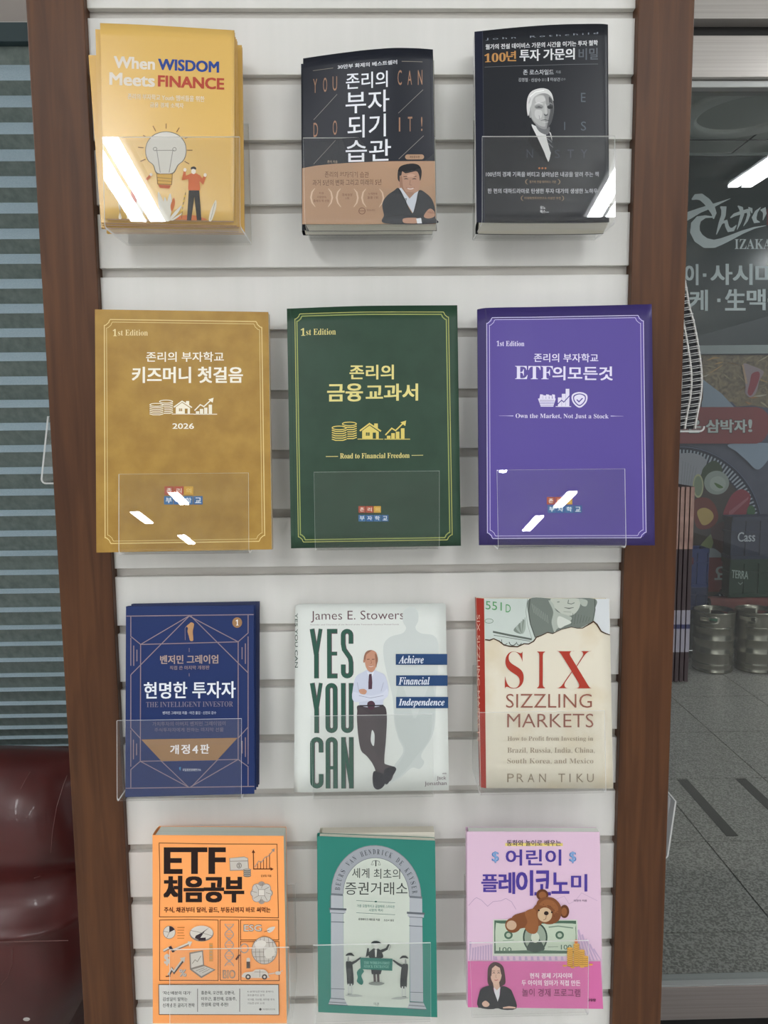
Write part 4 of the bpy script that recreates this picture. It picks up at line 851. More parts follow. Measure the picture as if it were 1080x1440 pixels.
# ================= orange book
sh = cover_of('41')
ORG = mat('orange_cover', '#f79a58', rough=.45, spec=.35, k=1.15)
bk = book('book', sh, .030, ORG, noise_mat('pale_page_edges', '#c9ccc2', '#b6bab0', 60, rough=.8, stretch=(.02, 40, .02)), 'orange paperback with black heavy title and small grey drawings in boxes', 'books shown face out')
B_ = '#5e2c16'; K_ = '#241512'; G_ = '#c4bdb4'
P = Print(sh)
for q in ([(152, 204), (520, 211), (898, 212), (902, 440), (907, 678), (520, 672), (154, 672), (157, 440)], [(155, 692), (340, 688), (525, 692), (525, 1075), (340, 1073), (155, 1074)], [(537, 692), (655, 692), (656, 1075), (538, 1073)], [(666, 692), (908, 692), (909, 818), (667, 818)], [(667, 828), (910, 828), (912, 1075), (669, 1075)]): P.line(q, 4.5, B_, closed=True)
P.done('drawn_boxes', bk)
P = Print(sh); P.text('ETF', 190, 237, 565, 395, K_, .06); P.text('처음공부', 188, 417, 682, 576, K_, .06); P.done('title', bk)
P = Print(sh); P.text('주식, 채권부터 달러, 골드, 부동산까지 바로 써먹는', 184, 610, 856, 645, B_, .035); P.text('김성일 지음', 796, 405, 862, 419, B_, .01); P.done('subtitle', bk)
P = Print(sh)
P.poly([(596, 300), (690, 290), (715, 300), (720, 376), (600, 380)], '#8d8378'); P.poly([(600, 322), (712, 320), (715, 372), (604, 375)], G_); P.poly([(600, 302), (690, 294), (712, 302), (711, 315), (601, 318)], G_); P.ring(658, 347, 14, 16, 4, '#6b6259'); P.text('$', 652, 335, 664, 359, '#6b6259', .01)
for q in range(4): P.ell(709, 410-q*12, 25, 10, '#6b6259', n=16); P.ell(709, 407-q*12, 22, 7, '#a39a90', n=16)
P.line([(748, 255), (750, 368), (868, 368)], 6, B_); P.poly([(738, 266), (748, 245), (760, 266)], B_); P.poly([(856, 358), (877, 368), (858, 379)], B_)
for q in range(5): P.line([(775+q*19, 366), (775+q*19, 335-q*16)], 4, B_)
P.line([(758, 355), (782, 318), (800, 325), (822, 295), (845, 285), (875, 248)], 5, '#9b8f86'); P.poly([(862, 245), (884, 238), (880, 262)], '#9b8f86')
for cx, cy, r in ((800, 517, 46), (770, 490, 30), (830, 490, 30), (770, 548, 30), (830, 548, 30), (755, 520, 26), (848, 520, 24), (800, 470, 24), (800, 568, 22)): P.ell(cx, cy, r, r, '#9b8f86', n=16)
for cx, cy, r in ((800, 517, 43), (770, 490, 26), (830, 490, 26), (770, 548, 26), (830, 548, 26), (757, 520, 22), (845, 520, 20)): P.ell(cx, cy, r, r, G_, n=16)
for q in range(8): a = q*math.pi/4; P.line([(800+28*math.cos(a), 517+28*math.sin(a)), (800+62*math.cos(a+.15), 517+62*math.sin(a+.15))], 3, '#857b71')
P.rect(779, 496, 821, 538, '#857b71'); P.rect(782, 499, 818, 535, '#d6cfc6')
P.done('money_and_chip_drawings', bk)
P = Print(sh)
P.ell(217, 768, 39, 41, '#857b71'); P.ell(217, 768, 36, 38, '#cfc8be'); P.ell(217, 768, 37, 39, '#32252c', -90, -25, 8); P.line([(217, 768), (200, 803)], 3, '#857b71'); P.line([(217, 768), (180, 760)], 3, '#857b71')
for q in range(5): P.line([(268, 737+q*17), (314-q*3 % 9, 737+q*17)], 5, '#c9813f')
P.ell(421, 775, 76, 50, '#857b71'); P.ell(421, 770, 72, 45, '#cfc8be'); P.poly([(421, 770), (472, 735), (440, 762), (405, 815), (378, 804), (385, 788)], '#32252c'); P.poly([(404, 802), (448, 800), (447, 820), (402, 820)], '#32252c'); P.line([(421, 770), (350, 755)], 3, '#857b71'); P.line([(421, 770), (490, 790)], 3, '#857b71')
P.line([(180, 885), (225, 862), (240, 882), (345, 838)], 16, '#7d736b'); P.line([(180, 883), (225, 858), (240, 878), (340, 836)], 10, '#cfc8be'); P.poly([(332, 824), (362, 826), (346, 858)], '#cfc8be'); P.poly([(212, 860), (228, 852), (252, 890), (238, 895)], '#32252c')
P.line([(215, 1040), (235, 1000), (248, 1020), (305, 945)], 15, '#3b2d30'); P.line([(210, 1036), (232, 996), (246, 1014), (298, 942)], 9, '#c4bdb4'); P.poly([(284, 930), (318, 922), (312, 960)], '#c4bdb4'); P.line([(195, 1046), (225, 1044)], 6, '#3b2d30')
P.text('$', 188, 905, 218, 975, G_, .05); P.text('%', 283, 1003, 326, 1047, '#9b8f86', .03); P.text('%', 280, 1000, 323, 1044, G_, .01)
P.poly([(344, 895), (430, 880), (438, 978), (348, 1002)], '#857b71'); P.poly([(352, 903), (424, 889), (430, 970), (356, 992)], '#cfc8be'); P.line([(362, 965), (380, 940), (395, 952), (418, 915)], 4, '#857b71')
P.poly([(348, 1002), (438, 975), (510, 1003), (420, 1056)], '#857b71'); P.poly([(362, 1002), (438, 980), (498, 1003), (420, 1044)], '#c4bdb4')
for q in range(3): P.line([(385+q*20, 1010+q*6), (440+q*16, 990+q*5)], 3, '#857b71')
P.rect(470, 835, 492, 950, '#d0934f'); 
for q in range(5): P.line([(474, 850+q*20), (488, 850+q*20)], 5, '#a09488')
P.done('chart_and_laptop_drawings', bk)
P = Print(sh)
for ph in (0, math.pi): P.line([(596+27*math.cos(ph+q*math.pi/8), 712+q*8.4) for q in range(33)], 6, '#a59a90')
for q in range(16):
    x = 25*math.cos(q*math.pi/4+.4); P.line([(596-x, 716+q*17), (596+x, 716+q*17)], 3, '#b5a89c')
P.text('BIO', 557, 1005, 634, 1056, '#8d8278', .035); P.text('BIO', 561, 1009, 630, 1052, '#d8a171', .0); P.done('strand_drawing', bk)
P = Print(sh)
P.text('ESG', 688, 716, 802, 760, '#8d8278', .035); P.text('ESG', 692, 720, 798, 756, '#cfc8be', .005)
P.smooth([(835, 752), (850, 736), (886, 730), (872, 756), (848, 768)], '#cfc8be'); P.line([(818, 762), (850, 752)], 3, B_)
P.ell(819, 880, 82, 88, '#857b71'); P.ell(819, 880, 78, 84, '#c4bdb4')
for q in (-50, -25, 0, 25, 50): P.line([(819+q+6*math.sin(i/8*math.pi)*(1 if q > 0 else -1), 880-math.sqrt(max(0, 1-(q/78)**2))*82+i/8*2*math.sqrt(max(0, 1-(q/78)**2))*82) for i in range(9)], 2.5, '#6f655c')
for q in (-50, -20, 10, 40, 65): P.line([(819-math.sqrt(1-(q/84)**2)*76, 880+q), (819+math.sqrt(1-(q/84)**2)*76, 880+q)], 2.5, '#6f655c')
P.smooth([(760, 830), (800, 815), (830, 830), (815, 860), (785, 870), (765, 860)], '#d8d3ca'); P.smooth([(820, 880), (870, 860), (885, 900), (850, 930), (825, 920)], '#d8d3ca')
P.ring(692, 866, 25, 28, 7, '#a59a90'); P.line([(662, 905), (640, 938)], 12, '#4b1d12'); P.poly([(706, 930), (716, 924), (728, 930), (728, 960), (706, 960)], '#cfc8be'); P.rect(706, 950, 728, 992, '#4a3d3a')
P.smooth([(682, 1030), (700, 1018), (745, 1012), (765, 1000), (815, 1000), (838, 1018), (845, 1040), (840, 1052), (690, 1050)], '#cfc8be'); P.line([(755, 1015), (830, 1016)], 3, '#857b71'); P.line([(790, 1002), (790, 1048)], 3, '#857b71')
for x in (716, 820): P.ell(x, 1046, 17, 17, '#4a3d3a', n=16); P.ell(x, 1046, 8, 8, '#cfc8be', n=12)
P.line([(845, 1028), (885, 1022)], 6, '#cfc8be'); P.ell(905, 1022, 18, 12, '#cfc8be', n=14); P.line([(918, 1015), (936, 1005)], 3, '#cfc8be')
P.done('globe_and_car_drawings', bk)
P = Print(sh)
P.poly([(150, 1093), (911, 1093), (914, 1287), (153, 1285)], '#4e3a33'); P.poly([(154, 1097), (907, 1097), (910, 1283), (157, 1281)], '#cdcdc8')
P.rect(395, 1120, 399, 1266, '#4e4a48'); P.rect(661, 1120, 665, 1266, '#4e4a48'); T_ = '#33302f'
for st, a in (("'자산배분의 대가'", (178, 1136, 355, 1158)), ('김성일이 말하는', (178, 1174, 333, 1198)), ('신개념 돈 굴리기 전략', (178, 1212, 378, 1237)), ('홍춘욱, 오건영, 강환국,', (420, 1134, 632, 1158)), ('이우근, 홍진채, 김동주,', (420, 1172, 642, 1196)), ('천영록 강력 추천!', (420, 1208, 590, 1232))): P.text(st, *a, T_, .02)
for st, a in (('K-올웨더(한국형 올웨더)', (712, 1132, 876, 1146)), ('포트폴리오 공개', (712, 1154, 818, 1168)), ('국가별, 자산별, 테마별 투자', (712, 1182, 884, 1196)), ('가능한 ETF 소개', (712, 1205, 818, 1219)), ('이레미디어', (806, 1244, 886, 1257))): P.text(st, *a, '#6c6865', .0)
P.ell(794, 1250, 8, 8, '#33302f', n=12); P.done('recommendation_panel', bk)
holder('41', min(p.z for p in sh.B), 'clear acrylic holder shifted right on the orange paperback')
# ================= teal book
sh = cover_of('42')
TEAL = mat('teal_cover', '#2b7a6d', rough=.42, spec=.28)
bk = book('book', sh, .010, TEAL, PAGE, 'teal paperback with a white arch between grey columns, slightly tilted', 'books shown face out')
P = Print(sh); CG = '#9a9ea4'; CL = '#a9adb2'; CD = '#5d6268'; IV = '#c3cabf'
def arch(cx, cy, rx, ry, a0, a1, n=24, tilt=.042): return [(cx+rx*math.cos(math.radians(a0+(a1-a0)*i/n)), cy+ry*math.sin(math.radians(a0+(a1-a0)*i/n))+tilt*rx*math.cos(math.radians(a0+(a1-a0)*i/n))) for i in range(n+1)]
P.poly(arch(475, 568, 305, 335, 180, 360)+[(785, 590), (700, 588), (172, 568)], CG)
P.poly(arch(475, 570, 223, 252, 180, 360)+[(700, 580), (700, 1332), (282, 1314), (258, 1280), (252, 565)], IV); P.line(arch(475, 570, 223, 252, 180, 360), 4, '#7d8287'); P.line(arch(475, 568, 303, 333, 180, 360), 4, '#7d8287')
for pts in ([(170, 558), (250, 562), (258, 1268), (170, 1262)], [(700, 575), (785, 585), (792, 1290), (704, 1286)]): P.poly(pts, CL)
for x0, y0, x1, sl in ((157, 655, 274, .04), (682, 682, 803, .06)): P.rect(x0, y0, x1, y0+14, CD, sl); P.rect(x0+6, y0+14, x1-6, y0+33, CL, sl); P.rect(x0+14, y0+33, x1-14, y0+37, CD, sl); P.rect(x0+14, y0+92, x1-14, y0+97, CD, sl)
for x0, y0, x1 in ((170, 556, 250), (700, 574, 786)): P.rect(x0, y0, x1, y0+14, '#6f747a', .07)
for x0, y0, x1 in ((168, 1198, 262), (704, 1222, 790)): P.rect(x0, y0, x1, y0+4, CD, .04)
P.poly([(168, 1262), (260, 1268), (282, 1312), (152, 1306)], CL); P.poly([(704, 1288), (792, 1292), (815, 1340), (684, 1334)], CL)
for a in ((165, 1266, 262, 1272), (158, 1290, 272, 1298), (152, 1306, 284, 1313), (702, 1290, 794, 1296), (694, 1312, 804, 1320), (684, 1334, 815, 1341)): P.line([a[:2], a[2:]], 5, CD)
P.line([(165, 570), (165, 655)], 3, CD)
P.done('stone_arch_picture', bk)
P = Print(sh); st = 'BEURS VAN HENDRICK DE KEYSER'
for q, ch in enumerate(st):
    if ch == ' ': continue
    a = math.radians(183+(174*(q+.5)/len(st))); cx, cy = 475+262*math.cos(a), 568+292*math.sin(a)+.042*262*math.cos(a); V, F = glyphs(serif(ch), -.006); w = {'I': 9, 'W': 28}.get(ch, 18); ta = a+math.pi/2
    P.put([(cx+(x-.5)*w*math.cos(ta)-(y-.5)*34*math.sin(ta), cy+(x-.5)*w*math.sin(ta)+(y-.5)*34*math.cos(ta)) for x, y in V], F, '#4c5054')
P.done('arch_lettering', bk)
P = Print(sh); P.text('세계', 312, 385, 428, 452, '#4c514e', .004, .02); P.text('최초의', 458, 390, 636, 458, '#4c514e', .004, .01); P.text('증권거래소', 266, 480, 686, 566, '#464b48', .006, .004)
P.line([(472, 335), (472, 374)], 8, '#555a58'); P.line([(448, 340), (472, 334), (496, 341)], 3, '#555a58'); P.line([(440, 364), (448, 342), (456, 364), (440, 364)], 2, '#555a58'); P.line([(488, 365), (496, 342), (504, 365), (488, 365)], 2, '#555a58'); P.done('title', bk)
P = Print(sh); P.line([(340, 605), (603, 620)], 2.5, '#5f7f76'); P.line([(340, 687), (603, 701)], 2.5, '#5f7f76'); P.ell(472, 612, 9, 5, '#4f756b', n=12); P.text('가장 모험적이고 공정하며 스마트한', 345, 630, 600, 650, '#4f8074', .006, .03); P.text('시장의 역사', 425, 660, 521, 679, '#4f8074', .006, .02); P.text('로데베이크 페트람 지음', 354, 722, 499, 738, '#454b48', .008, .03); P.text('조진서 옮김', 526, 731, 593, 745, '#454b48', .008); P.text('이콘', 458, 1290, 495, 1312, '#555a58', .0, .1); P.done('small_lettering', bk)
P = Print(sh); D1, D2 = '#2f3436', '#5f6564'
def trader(x, y, s, fx):
    X = lambda a: x+a*fx*s; Y = lambda b: y+b*s
    P.smooth([(X(-26), Y(70)), (X(-8), Y(60)), (X(14), Y(66)), (X(22), Y(110)), (X(28), Y(190)), (X(22), Y(225)), (X(-14), Y(222)), (X(-20), Y(160))], D1)
    P.line([(X(8), Y(78)), (X(40), Y(62)), (X(78), Y(34))], [20, 15, 10], D1); P.line([(X(-6), Y(215)), (X(-8), Y(285))], 10*s, '#b9bfba'); P.line([(X(12), Y(215)), (X(14), Y(285))], 10*s, '#b9bfba')
    P.line([(X(-14), Y(288)), (X(14), Y(288))], 8*s, D1); P.line([(X(6), Y(290)), (X(36), Y(290))], 8*s, D1); P.smooth([(X(-30), Y(292)), (X(40), Y(286)), (X(90), Y(300)), (X(20), Y(304))], '#a4aaa4')
    P.ell(X(4), Y(38), 13*s, 17*s, '#c9cbc4', n=16); P.smooth([(X(-12), Y(28)), (X(-16), Y(55)), (X(-6), Y(62)), (X(-4), Y(34))], '#8b908c'); P.smooth([(X(-28), Y(22)), (X(-12), Y(4)), (X(14), Y(4)), (X(32), Y(24)), (X(4), Y(18))], D1)
trader(296, 955, .98, 1); trader(664, 973, .98, -1)
P.smooth([(440, 940), (470, 925), (505, 940), (518, 990), (430, 990)], D1); P.poly([(465, 935), (480, 935), (476, 985), (468, 985)], '#c9cbc4'); P.line([(445, 950), (415, 968), (420, 925)], [22, 18, 10], D1); P.line([(500, 950), (545, 930), (562, 895)], [22, 16, 10], D1); P.line([(555, 890), (572, 910), (560, 940)], 4, '#8b908c')
P.ell(474, 912, 17, 20, '#c9cbc4', n=18); P.smooth([(440, 892), (455, 878), (478, 876), (500, 884), (508, 896), (474, 898)], D1)
P.line([(462, 1070), (466, 1160)], 16, '#4f4a4a'); P.line([(486, 1070), (490, 1160)], 16, '#4f4a4a'); P.poly([(440, 1065), (515, 1065), (505, 1100), (445, 1100)], D1); P.smooth([(425, 1160), (470, 1150), (530, 1160), (500, 1175), (440, 1172)], '#7f8580')
P.done('three_traders_picture', bk)
P = Print(sh); P.poly([(366, 988), (585, 996), (583, 1077), (370, 1066)], '#2c7266'); P.smooth([(370, 1060), (345, 1085), (350, 1120), (345, 1150), (375, 1172), (388, 1150), (375, 1110), (392, 1080)], '#2a6f63')
P.text(serif('THE WORLD’S FIRST'), 392, 1013, 566, 1031, '#7fb0a2', .0, .02); P.text(serif('STOCK EXCHANGE'), 392, 1037, 560, 1056, '#7fb0a2', .0, .02); P.done('cloth_banner_picture', bk)
s2 = copy_sheet('42b')
for p in s2.B: p.z = max(sh.B[0].z, sh.B[1].z)-.002
for p in s2.B: p.y = -.061
book('book', s2, .018, mat('cream_book_cover', '#cfcabc', rough=.6), noise_mat('cream_page_edges', '#cfcabc', '#bfb9aa', 60, rough=.8, stretch=(.02, 40, .02)), 'cream book standing straight behind the tilted teal paperback with the arch', 'books shown face out')
holder('42', min(p.z for p in sh.B), 'clear acrylic holder around the teal paperback with the arch')
# ================= pink book
sh = cover_of('43')
PNK = mat('lilac_pink_cover', '#ccafc3', rough=.42, spec=.4, k=1.12)
bk = book('book', sh, .015, PNK, mat('white_pages', '#d3d6cf', rough=.8), 'lilac pink paperback with a brown toy bear lying on a banknote', 'books shown face out')
P = Print(sh)
P.line([(85, 600), (120, 560), (135, 550), (165, 565), (205, 605), (240, 575), (290, 570), (320, 555), (355, 575), (385, 625)], 4, '#b79bb6'); P.line([(640, 560), (690, 540), (720, 590), (760, 570), (800, 520), (830, 535), (900, 570)], 3, '#bfa3bd')
for q in range(10): P.poly([(88+q*17, 945), (96+q*17, 945), (104+q*17-q, 830+(q*37 % 40)), (92+q*17-q, 828+(q*37 % 40))], '#b9a0be')
for q in range(12): P.poly([(250+q*38, 946), (268+q*38, 946), (264+q*38, 922), (250+q*38, 922)], '#b9a0be')
for q in range(6): P.poly([(800+q*24, 945), (815+q*22, 946), (800+q*18-40+q*6, 720+q*30), (788+q*18-40+q*6, 725+q*30)], '#b9a0be')
P.done('pale_chart_picture', bk)
P = Print(sh); P.rect(316, 204, 680, 223, '#dcc873'); P.text('동화와 놀이로 배우는', 326, 185, 668, 222, '#443848', .022); P.text('박현아 지음', 750, 561, 833, 575, '#5f4a66', .01); P.done('tagline', bk)
P = Print(sh); V_ = '#4a3a8e'
P.text('어린이', 322, 246, 668, 345, V_, .032)
for ch, a, sl in (('플', (168, 404, 268, 512), .0), ('레', (278, 390, 375, 524), .0), ('이', (388, 378, 488, 534), 0), ('코', (505, 380, 600, 532), 0), ('노', (612, 392, 718, 522), 0), ('미', (735, 402, 832, 508), 0)): P.text(ch, *a, V_, .034, sl)
P.text('$', 232, 257, 275, 328, '#4f6fa8', .02); P.text('$', 237, 257, 272, 325, '#7ea4cf', .0); P.text('$', 722, 258, 764, 330, '#4f6fa8', .02); P.text('$', 726, 258, 761, 327, '#7ea4cf', .0); P.done('title', bk)
P = Print(sh)
P.poly([(240, 686), (772, 688), (776, 919), (237, 916)], '#c6cfbf'); P.poly([(247, 692), (764, 694), (768, 902), (246, 902)], '#4c6655'); P.smooth([(256, 720), (290, 712), (500, 714), (740, 712), (760, 740), (758, 870), (730, 884), (500, 880), (280, 884), (256, 866)], '#b9c6b2', 3)
P.ell(505, 800, 78, 96, '#36473e'); P.ell(505, 800, 68, 86, '#8f9c8c'); P.smooth([(470, 830), (505, 790), (545, 830), (560, 880), (455, 880)], '#3b4a42'); P.ell(505, 800, 26, 34, '#c3cab8')
for x in (336, 660): P.ell(x, 785, 27, 26, '#4c6655', n=18); P.ell(x, 785, 15, 14, '#a8b5a2', n=14)
P.text('100', 278, 862, 355, 892, '#4c6655', .02); P.text('100', 668, 846, 735, 876, '#4c6655', .02); P.line([(300, 820), (370, 816)], 3, '#6f8573'); P.line([(590, 735), (650, 728), (745, 740)], 7, '#6f8573'); P.line([(585, 860), (650, 858)], 3, '#6f8573')
P.done('banknote_picture', bk)
P = Print(sh); b1, b2, b3 = '#7a4a2c', '#8f5b37', '#603721'
P.ell(550, 530, 38, 36, b3); P.ell(552, 532, 24, 23, b2); P.ell(690, 635, 30, 42, b3); P.ell(688, 637, 18, 27, b2)
P.smooth([(350, 700), (370, 660), (430, 640), (480, 625), (520, 590), (560, 660), (540, 720), (480, 735), (430, 740), (380, 745)], b1)
P.smooth([(440, 640), (500, 620), (520, 680), (525, 740), (505, 775), (465, 770), (440, 740), (455, 700)], b2)
P.ell(365, 722, 50, 48, b1); P.ell(355, 722, 32, 30, '#c0a389'); P.smooth([(510, 620), (520, 570), (560, 545), (620, 550), (662, 590), (672, 640), (655, 690), (610, 715), (560, 710), (520, 675)], b1); P.smooth([(530, 590), (570, 560), (620, 570), (650, 610), (640, 640), (600, 600), (560, 600)], b2)
P.ell(566, 656, 46, 46, '#c7ab8b'); P.ell(575, 646, 15, 13, '#2a1c18', n=16); P.line([(575, 660), (572, 682), (556, 690)], 3, '#6b4a36'); P.ell(528, 628, 6, 6, '#1f1512', n=10); P.ell(610, 640, 6, 6, '#1f1512', n=10)
for q in range(26): a = random.uniform(0, 6.28); r_ = random.uniform(20, 70); x, y = 600+r_*math.cos(a), 625+r_*math.sin(a)*.8; (abs(x-566) > 50 or abs(y-656) > 50) and P.line([(x, y), (x+8, y+6)], 3, (b3, '#9c6840')[q % 2])
P.done('toy_bear_picture', bk)
P = Print(sh); P.poly([(80, 948), (500, 950), (918, 950), (935, 1250), (80, 1240)], mat('magenta_band', '#bf6094', rough=.42, spec=.4, k=1.15)); P.done('magenta_band', bk)
P = Print(sh)
for x, n in ((725, 9), (765, 11), (798, 8), (822, 5)):
    for q in range(n):
        P.ell(x, 975-q*13, 20, 9, '#9b6c22', n=14); P.ell(x, 972-q*13, 20, 8, '#d6a03c', n=14)
for x, y in ((690, 975), (740, 985), (800, 982), (855, 968)): P.ell(x, y, 14, 6, '#d6a03c', n=12)
P.ell(762, 822, 11, 14, '#c8703f', n=12); P.done('gold_coins_picture', bk)
P = Print(sh)
P.smooth([(203, 1040), (208, 985), (235, 955), (268, 955), (300, 980), (312, 1030), (315, 1085), (290, 1105), (270, 1120), (225, 1110), (205, 1085)], '#40282a')
P.poly([(236, 1075), (275, 1075), (282, 1120), (270, 1180), (245, 1130)], '#cfa893'); P.smooth([(222, 1030), (228, 985), (252, 970), (280, 982), (292, 1025), (284, 1065), (262, 1092), (242, 1088), (228, 1065)], '#d5af9b')
P.line([(222, 1040), (226, 990), (252, 968), (285, 985), (294, 1030)], [10, 10, 8, 10, 10], '#40282a')
for x in (242, 273): P.line([(x-9, 1022), (x, 1018), (x+9, 1022)], [2, 6, 2], '#2f1d1c'); P.line([(x-10, 1008), (x+9, 1007)], 3, '#5a3c35')
P.line([(256, 1030), (254, 1048), (261, 1050)], 2.5, '#a97b69'); P.line([(246, 1064), (257, 1067), (269, 1063)], 5, '#b0545a')
P.poly([(242, 1110), (262, 1130), (282, 1108), (276, 1190), (268, 1245), (250, 1180)], '#d9d9dc')
P.smooth([(145, 1235), (150, 1150), (170, 1115), (225, 1100), (245, 1140), (266, 1240)], '#23252b', 4); P.smooth([(290, 1104), (340, 1118), (362, 1150), (384, 1245), (266, 1242), (280, 1160)], '#23252b', 4)
P.poly([(150, 1180), (262, 1200), (268, 1244), (144, 1240)], '#23252b'); P.smooth([(168, 1212), (190, 1195), (215, 1215), (205, 1232), (180, 1232)], '#d5af9b'); P.line([(300, 1240), (340, 1236), (380, 1240)], [8, 14, 8], '#d5af9b'); P.done('portrait', bk)
P = Print(sh); P.text('현직 경제 기자이며', 470, 1020, 735, 1054, '#ecdce6', .026); P.text('두 아이의 엄마가 직접 만든', 418, 1064, 788, 1099, '#ecdce6', .026, .006); P.text('놀이 경제 프로그램', 420, 1117, 788, 1167, '#6f2854', .002, .01); P.text('교유맘', 834, 1182, 886, 1200, '#33212c', .03); P.done('band_lettering', bk)
holder('43', min(p.z for p in sh.B), 'clear acrylic holder around the lilac pink bear paperback')
# ================= left side: wall, window with pleated blind, armchair
BEIGE = noise_mat('beige_wall_paint', '#98908a', '#a09891', 4, rough=.6)
w = MB(); w.box(XL, -.42, .90, 1.0, 2.425, CEILING_Z); w.box(XL, -2.3, .90, 1.0, 0, 2.425); w.box(-.6, .30, .90, 1.0, 0, CEILING_Z); w.box(-2.3, -.6, .90, 1.0, 0, .42)
tag(w.build('wall_left', BEIGE, loc=(-1, .95, 0)), kind='structure')
fr = MB(); fr.box(-2.3, -.6, .872, .905, 2.412, 2.4255, bev=.001); fr.box(-2.3, -.6, .872, .93, .40, .42, bev=.001)
win = fr.build('window_1', mat('white_window_frame', '#bdb9b5', rough=.4), loc=(-1.4, .89, 2.41)); tag(win, kind='structure')
g = MB(); g.box(-2.3, -.6, .925, .931, .42, 2.4255); g.build('pane', mat('night_window_glass', '#1b2326', rough=.1), win)
FAB = noise_mat('blue_grey_pleated_fabric', '#93a6b0', '#a1b3bc', 260, rough=.75, stretch=(1, 1, 1.4), detail=4, lo=.3, hi=.7)
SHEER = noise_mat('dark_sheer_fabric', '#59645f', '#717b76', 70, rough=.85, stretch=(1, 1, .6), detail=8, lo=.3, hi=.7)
bl = empty('pleated_blind', (-1.4, .85, 2.4), 'blue grey pleated window blind left of the display tower', 'blind')
b = MB(); b.box(-2.28, -.62, .845, .872, 2.37, 2.411, bev=.002); b.build('head_rail', mat('dark_head_rail', '#27393c', rough=.5), bl)
CR = BLINDZ
zp = 2.372; yv = .868; yc = .842
z0 = CR[0]+.052
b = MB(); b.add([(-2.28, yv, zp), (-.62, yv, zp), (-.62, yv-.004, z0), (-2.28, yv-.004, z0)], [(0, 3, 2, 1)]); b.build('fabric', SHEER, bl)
prev = z0; pv = (yv-.004)
for i, zc in enumerate(CR):
    h = (CR[i-1] if i else CR[0]+.075)-zc; el = (zc-1.5)/1.8; dd = .026 if zc > 1.3 else .012+.014*max(0, (zc-.65)/.65); yv = yc+dd; af = .2+.24*max(0, min(1, (zc-.7)/1.4)); up = zc+max(.12*h, min(.7*h, af*h+dd*el))
    b = MB()
    if i: a = (yc, CR[i-1]-.0005)
    else: a = (pv, z0)
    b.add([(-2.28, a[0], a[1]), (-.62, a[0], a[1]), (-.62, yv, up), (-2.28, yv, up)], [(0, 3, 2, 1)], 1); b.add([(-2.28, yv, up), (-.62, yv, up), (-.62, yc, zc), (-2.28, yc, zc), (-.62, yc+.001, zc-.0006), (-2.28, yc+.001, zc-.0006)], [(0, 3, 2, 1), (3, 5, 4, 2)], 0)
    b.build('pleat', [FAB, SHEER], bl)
b = MB(); b.box(-2.28, -.62, .842, .870, CR[-1]-.026, CR[-1]-.002, bev=.002); b.build('bottom_rail', mat('dark_bottom_rail', '#1c2729', rough=.5), bl)
# armchair
LEA = noise_mat('maroon_glossy_leather', '#3e1110', '#521c1a', 5, rough=.34, detail=6, spec=.5, coat=.12, dist=.3)
ac = empty('armchair', (-.92, .62, 0), 'glossy dark maroon leather armchair back in front of the blind, bottom left', 'armchair')
prof = [(.775, .70), (.812, .66), (.828, .60), (.824, .555), (.80, .512), (.76, .478), (.71, .463), (.66, .468), (.62, .49), (.585, .512), (.55, .516), (.525, .498), (.508, .468), (.50, .456), (.494, .452), (.488, .455), (.47, .46), (.42, .462), (.36, .468), (.30, .48), (.22, .50), (.12, .53), (.04, .56)]
V = []; F = []; NX = 28
def ch(z, y, s):
    half = .30 if z > .33 else .30-(.33-z)*.55
    x = -.905+half*s; e = abs(s)**7
    return (x, y+.085*e, z-.012*s*s*(z > .7)-.05*e*(z > .6))
pp = [(z, y) for z, y in prof]
for z, y in pp:
    for i in range(NX+1):
        s = -1+2*i/NX; s = math.copysign(abs(s)**.75, s); V.append(ch(z, y, s))
for j in range(len(pp)-1):
    for i in range(NX): a = j*(NX+1)+i; F.append((a, a+1, a+NX+2, a+NX+1))
mesh('backrest', V, F, LEA, ac, smooth=True)
b = MB(); b.box(-1.15, -.70, .56, .80, .04, .76, bev=.03); b.build('shell', LEA, ac, smooth=True)
SCR = mat('pale_scratch_and_ridge', '#5c3531', rough=.5)
b = MB()
def onchair(x, z):
    for j in range(len(prof)-1):
        if prof[j+1][0] <= z <= prof[j][0]:
            t = (prof[j][0]-z)/(prof[j][0]-prof[j+1][0]); y = prof[j][1]+(prof[j+1][1]-prof[j][1])*t; return (x, y-.0022, z)
    return (x, .45, z)
for pts in ([(-.622, .805), (-.628, .76), (-.635, .70), (-.642, .66)], [(-.725, .47), (-.728, .44), (-.74, .41), (-.76, .385)], [(-.70, .81), (-.71, .78)], [(-.68, .60), (-.70, .59)]):
    q = []
    for (a0, a1), (b0_, b1_) in zip(pts, pts[1:]):
        for t in range(4): q.append(onchair(a0+(b0_-a0)*t/4, a1+(b1_-a1)*t/4))
    b.tube(q, .0006, 4)
b.tube([onchair(-1.15+i*.027, .4935) for i in range(21)], .0009, 5)  # thin pale line along the ridge, same material as the scratch marks
b.build('scratches_and_ridge_line', SCR, ac)
b = MB(); b.lathe([(0, .302), (.004, .3025), (.006, .300)], 0, 0, 12); 
o = MB(); o.V = [(-.71+v[0]*1.2, .466-(v[2]-.300)*.6, .312+v[1]*.7) for v in b.V]; o.F = b.F; o.M = b.M; o.build('small_label', mat('silver_label', '#a8a4a0', rough=.3), ac)
b = MB(); b.lathe([(0, .0), (.010, .001), (.013, .006), (.010, .010), (0, .011)], 0, 0, 20)
o = MB(); o.V = [(-.597+v[2], .50+v[0]*.8, .60+v[1]*1.8) for v in b.V]; o.F = b.F; o.M = b.M; o.build('silver_button', noise_mat('glitter_silver', '#8d8b88', '#5a5856', 900, rough=.25, metal=.7), ac, smooth=True)
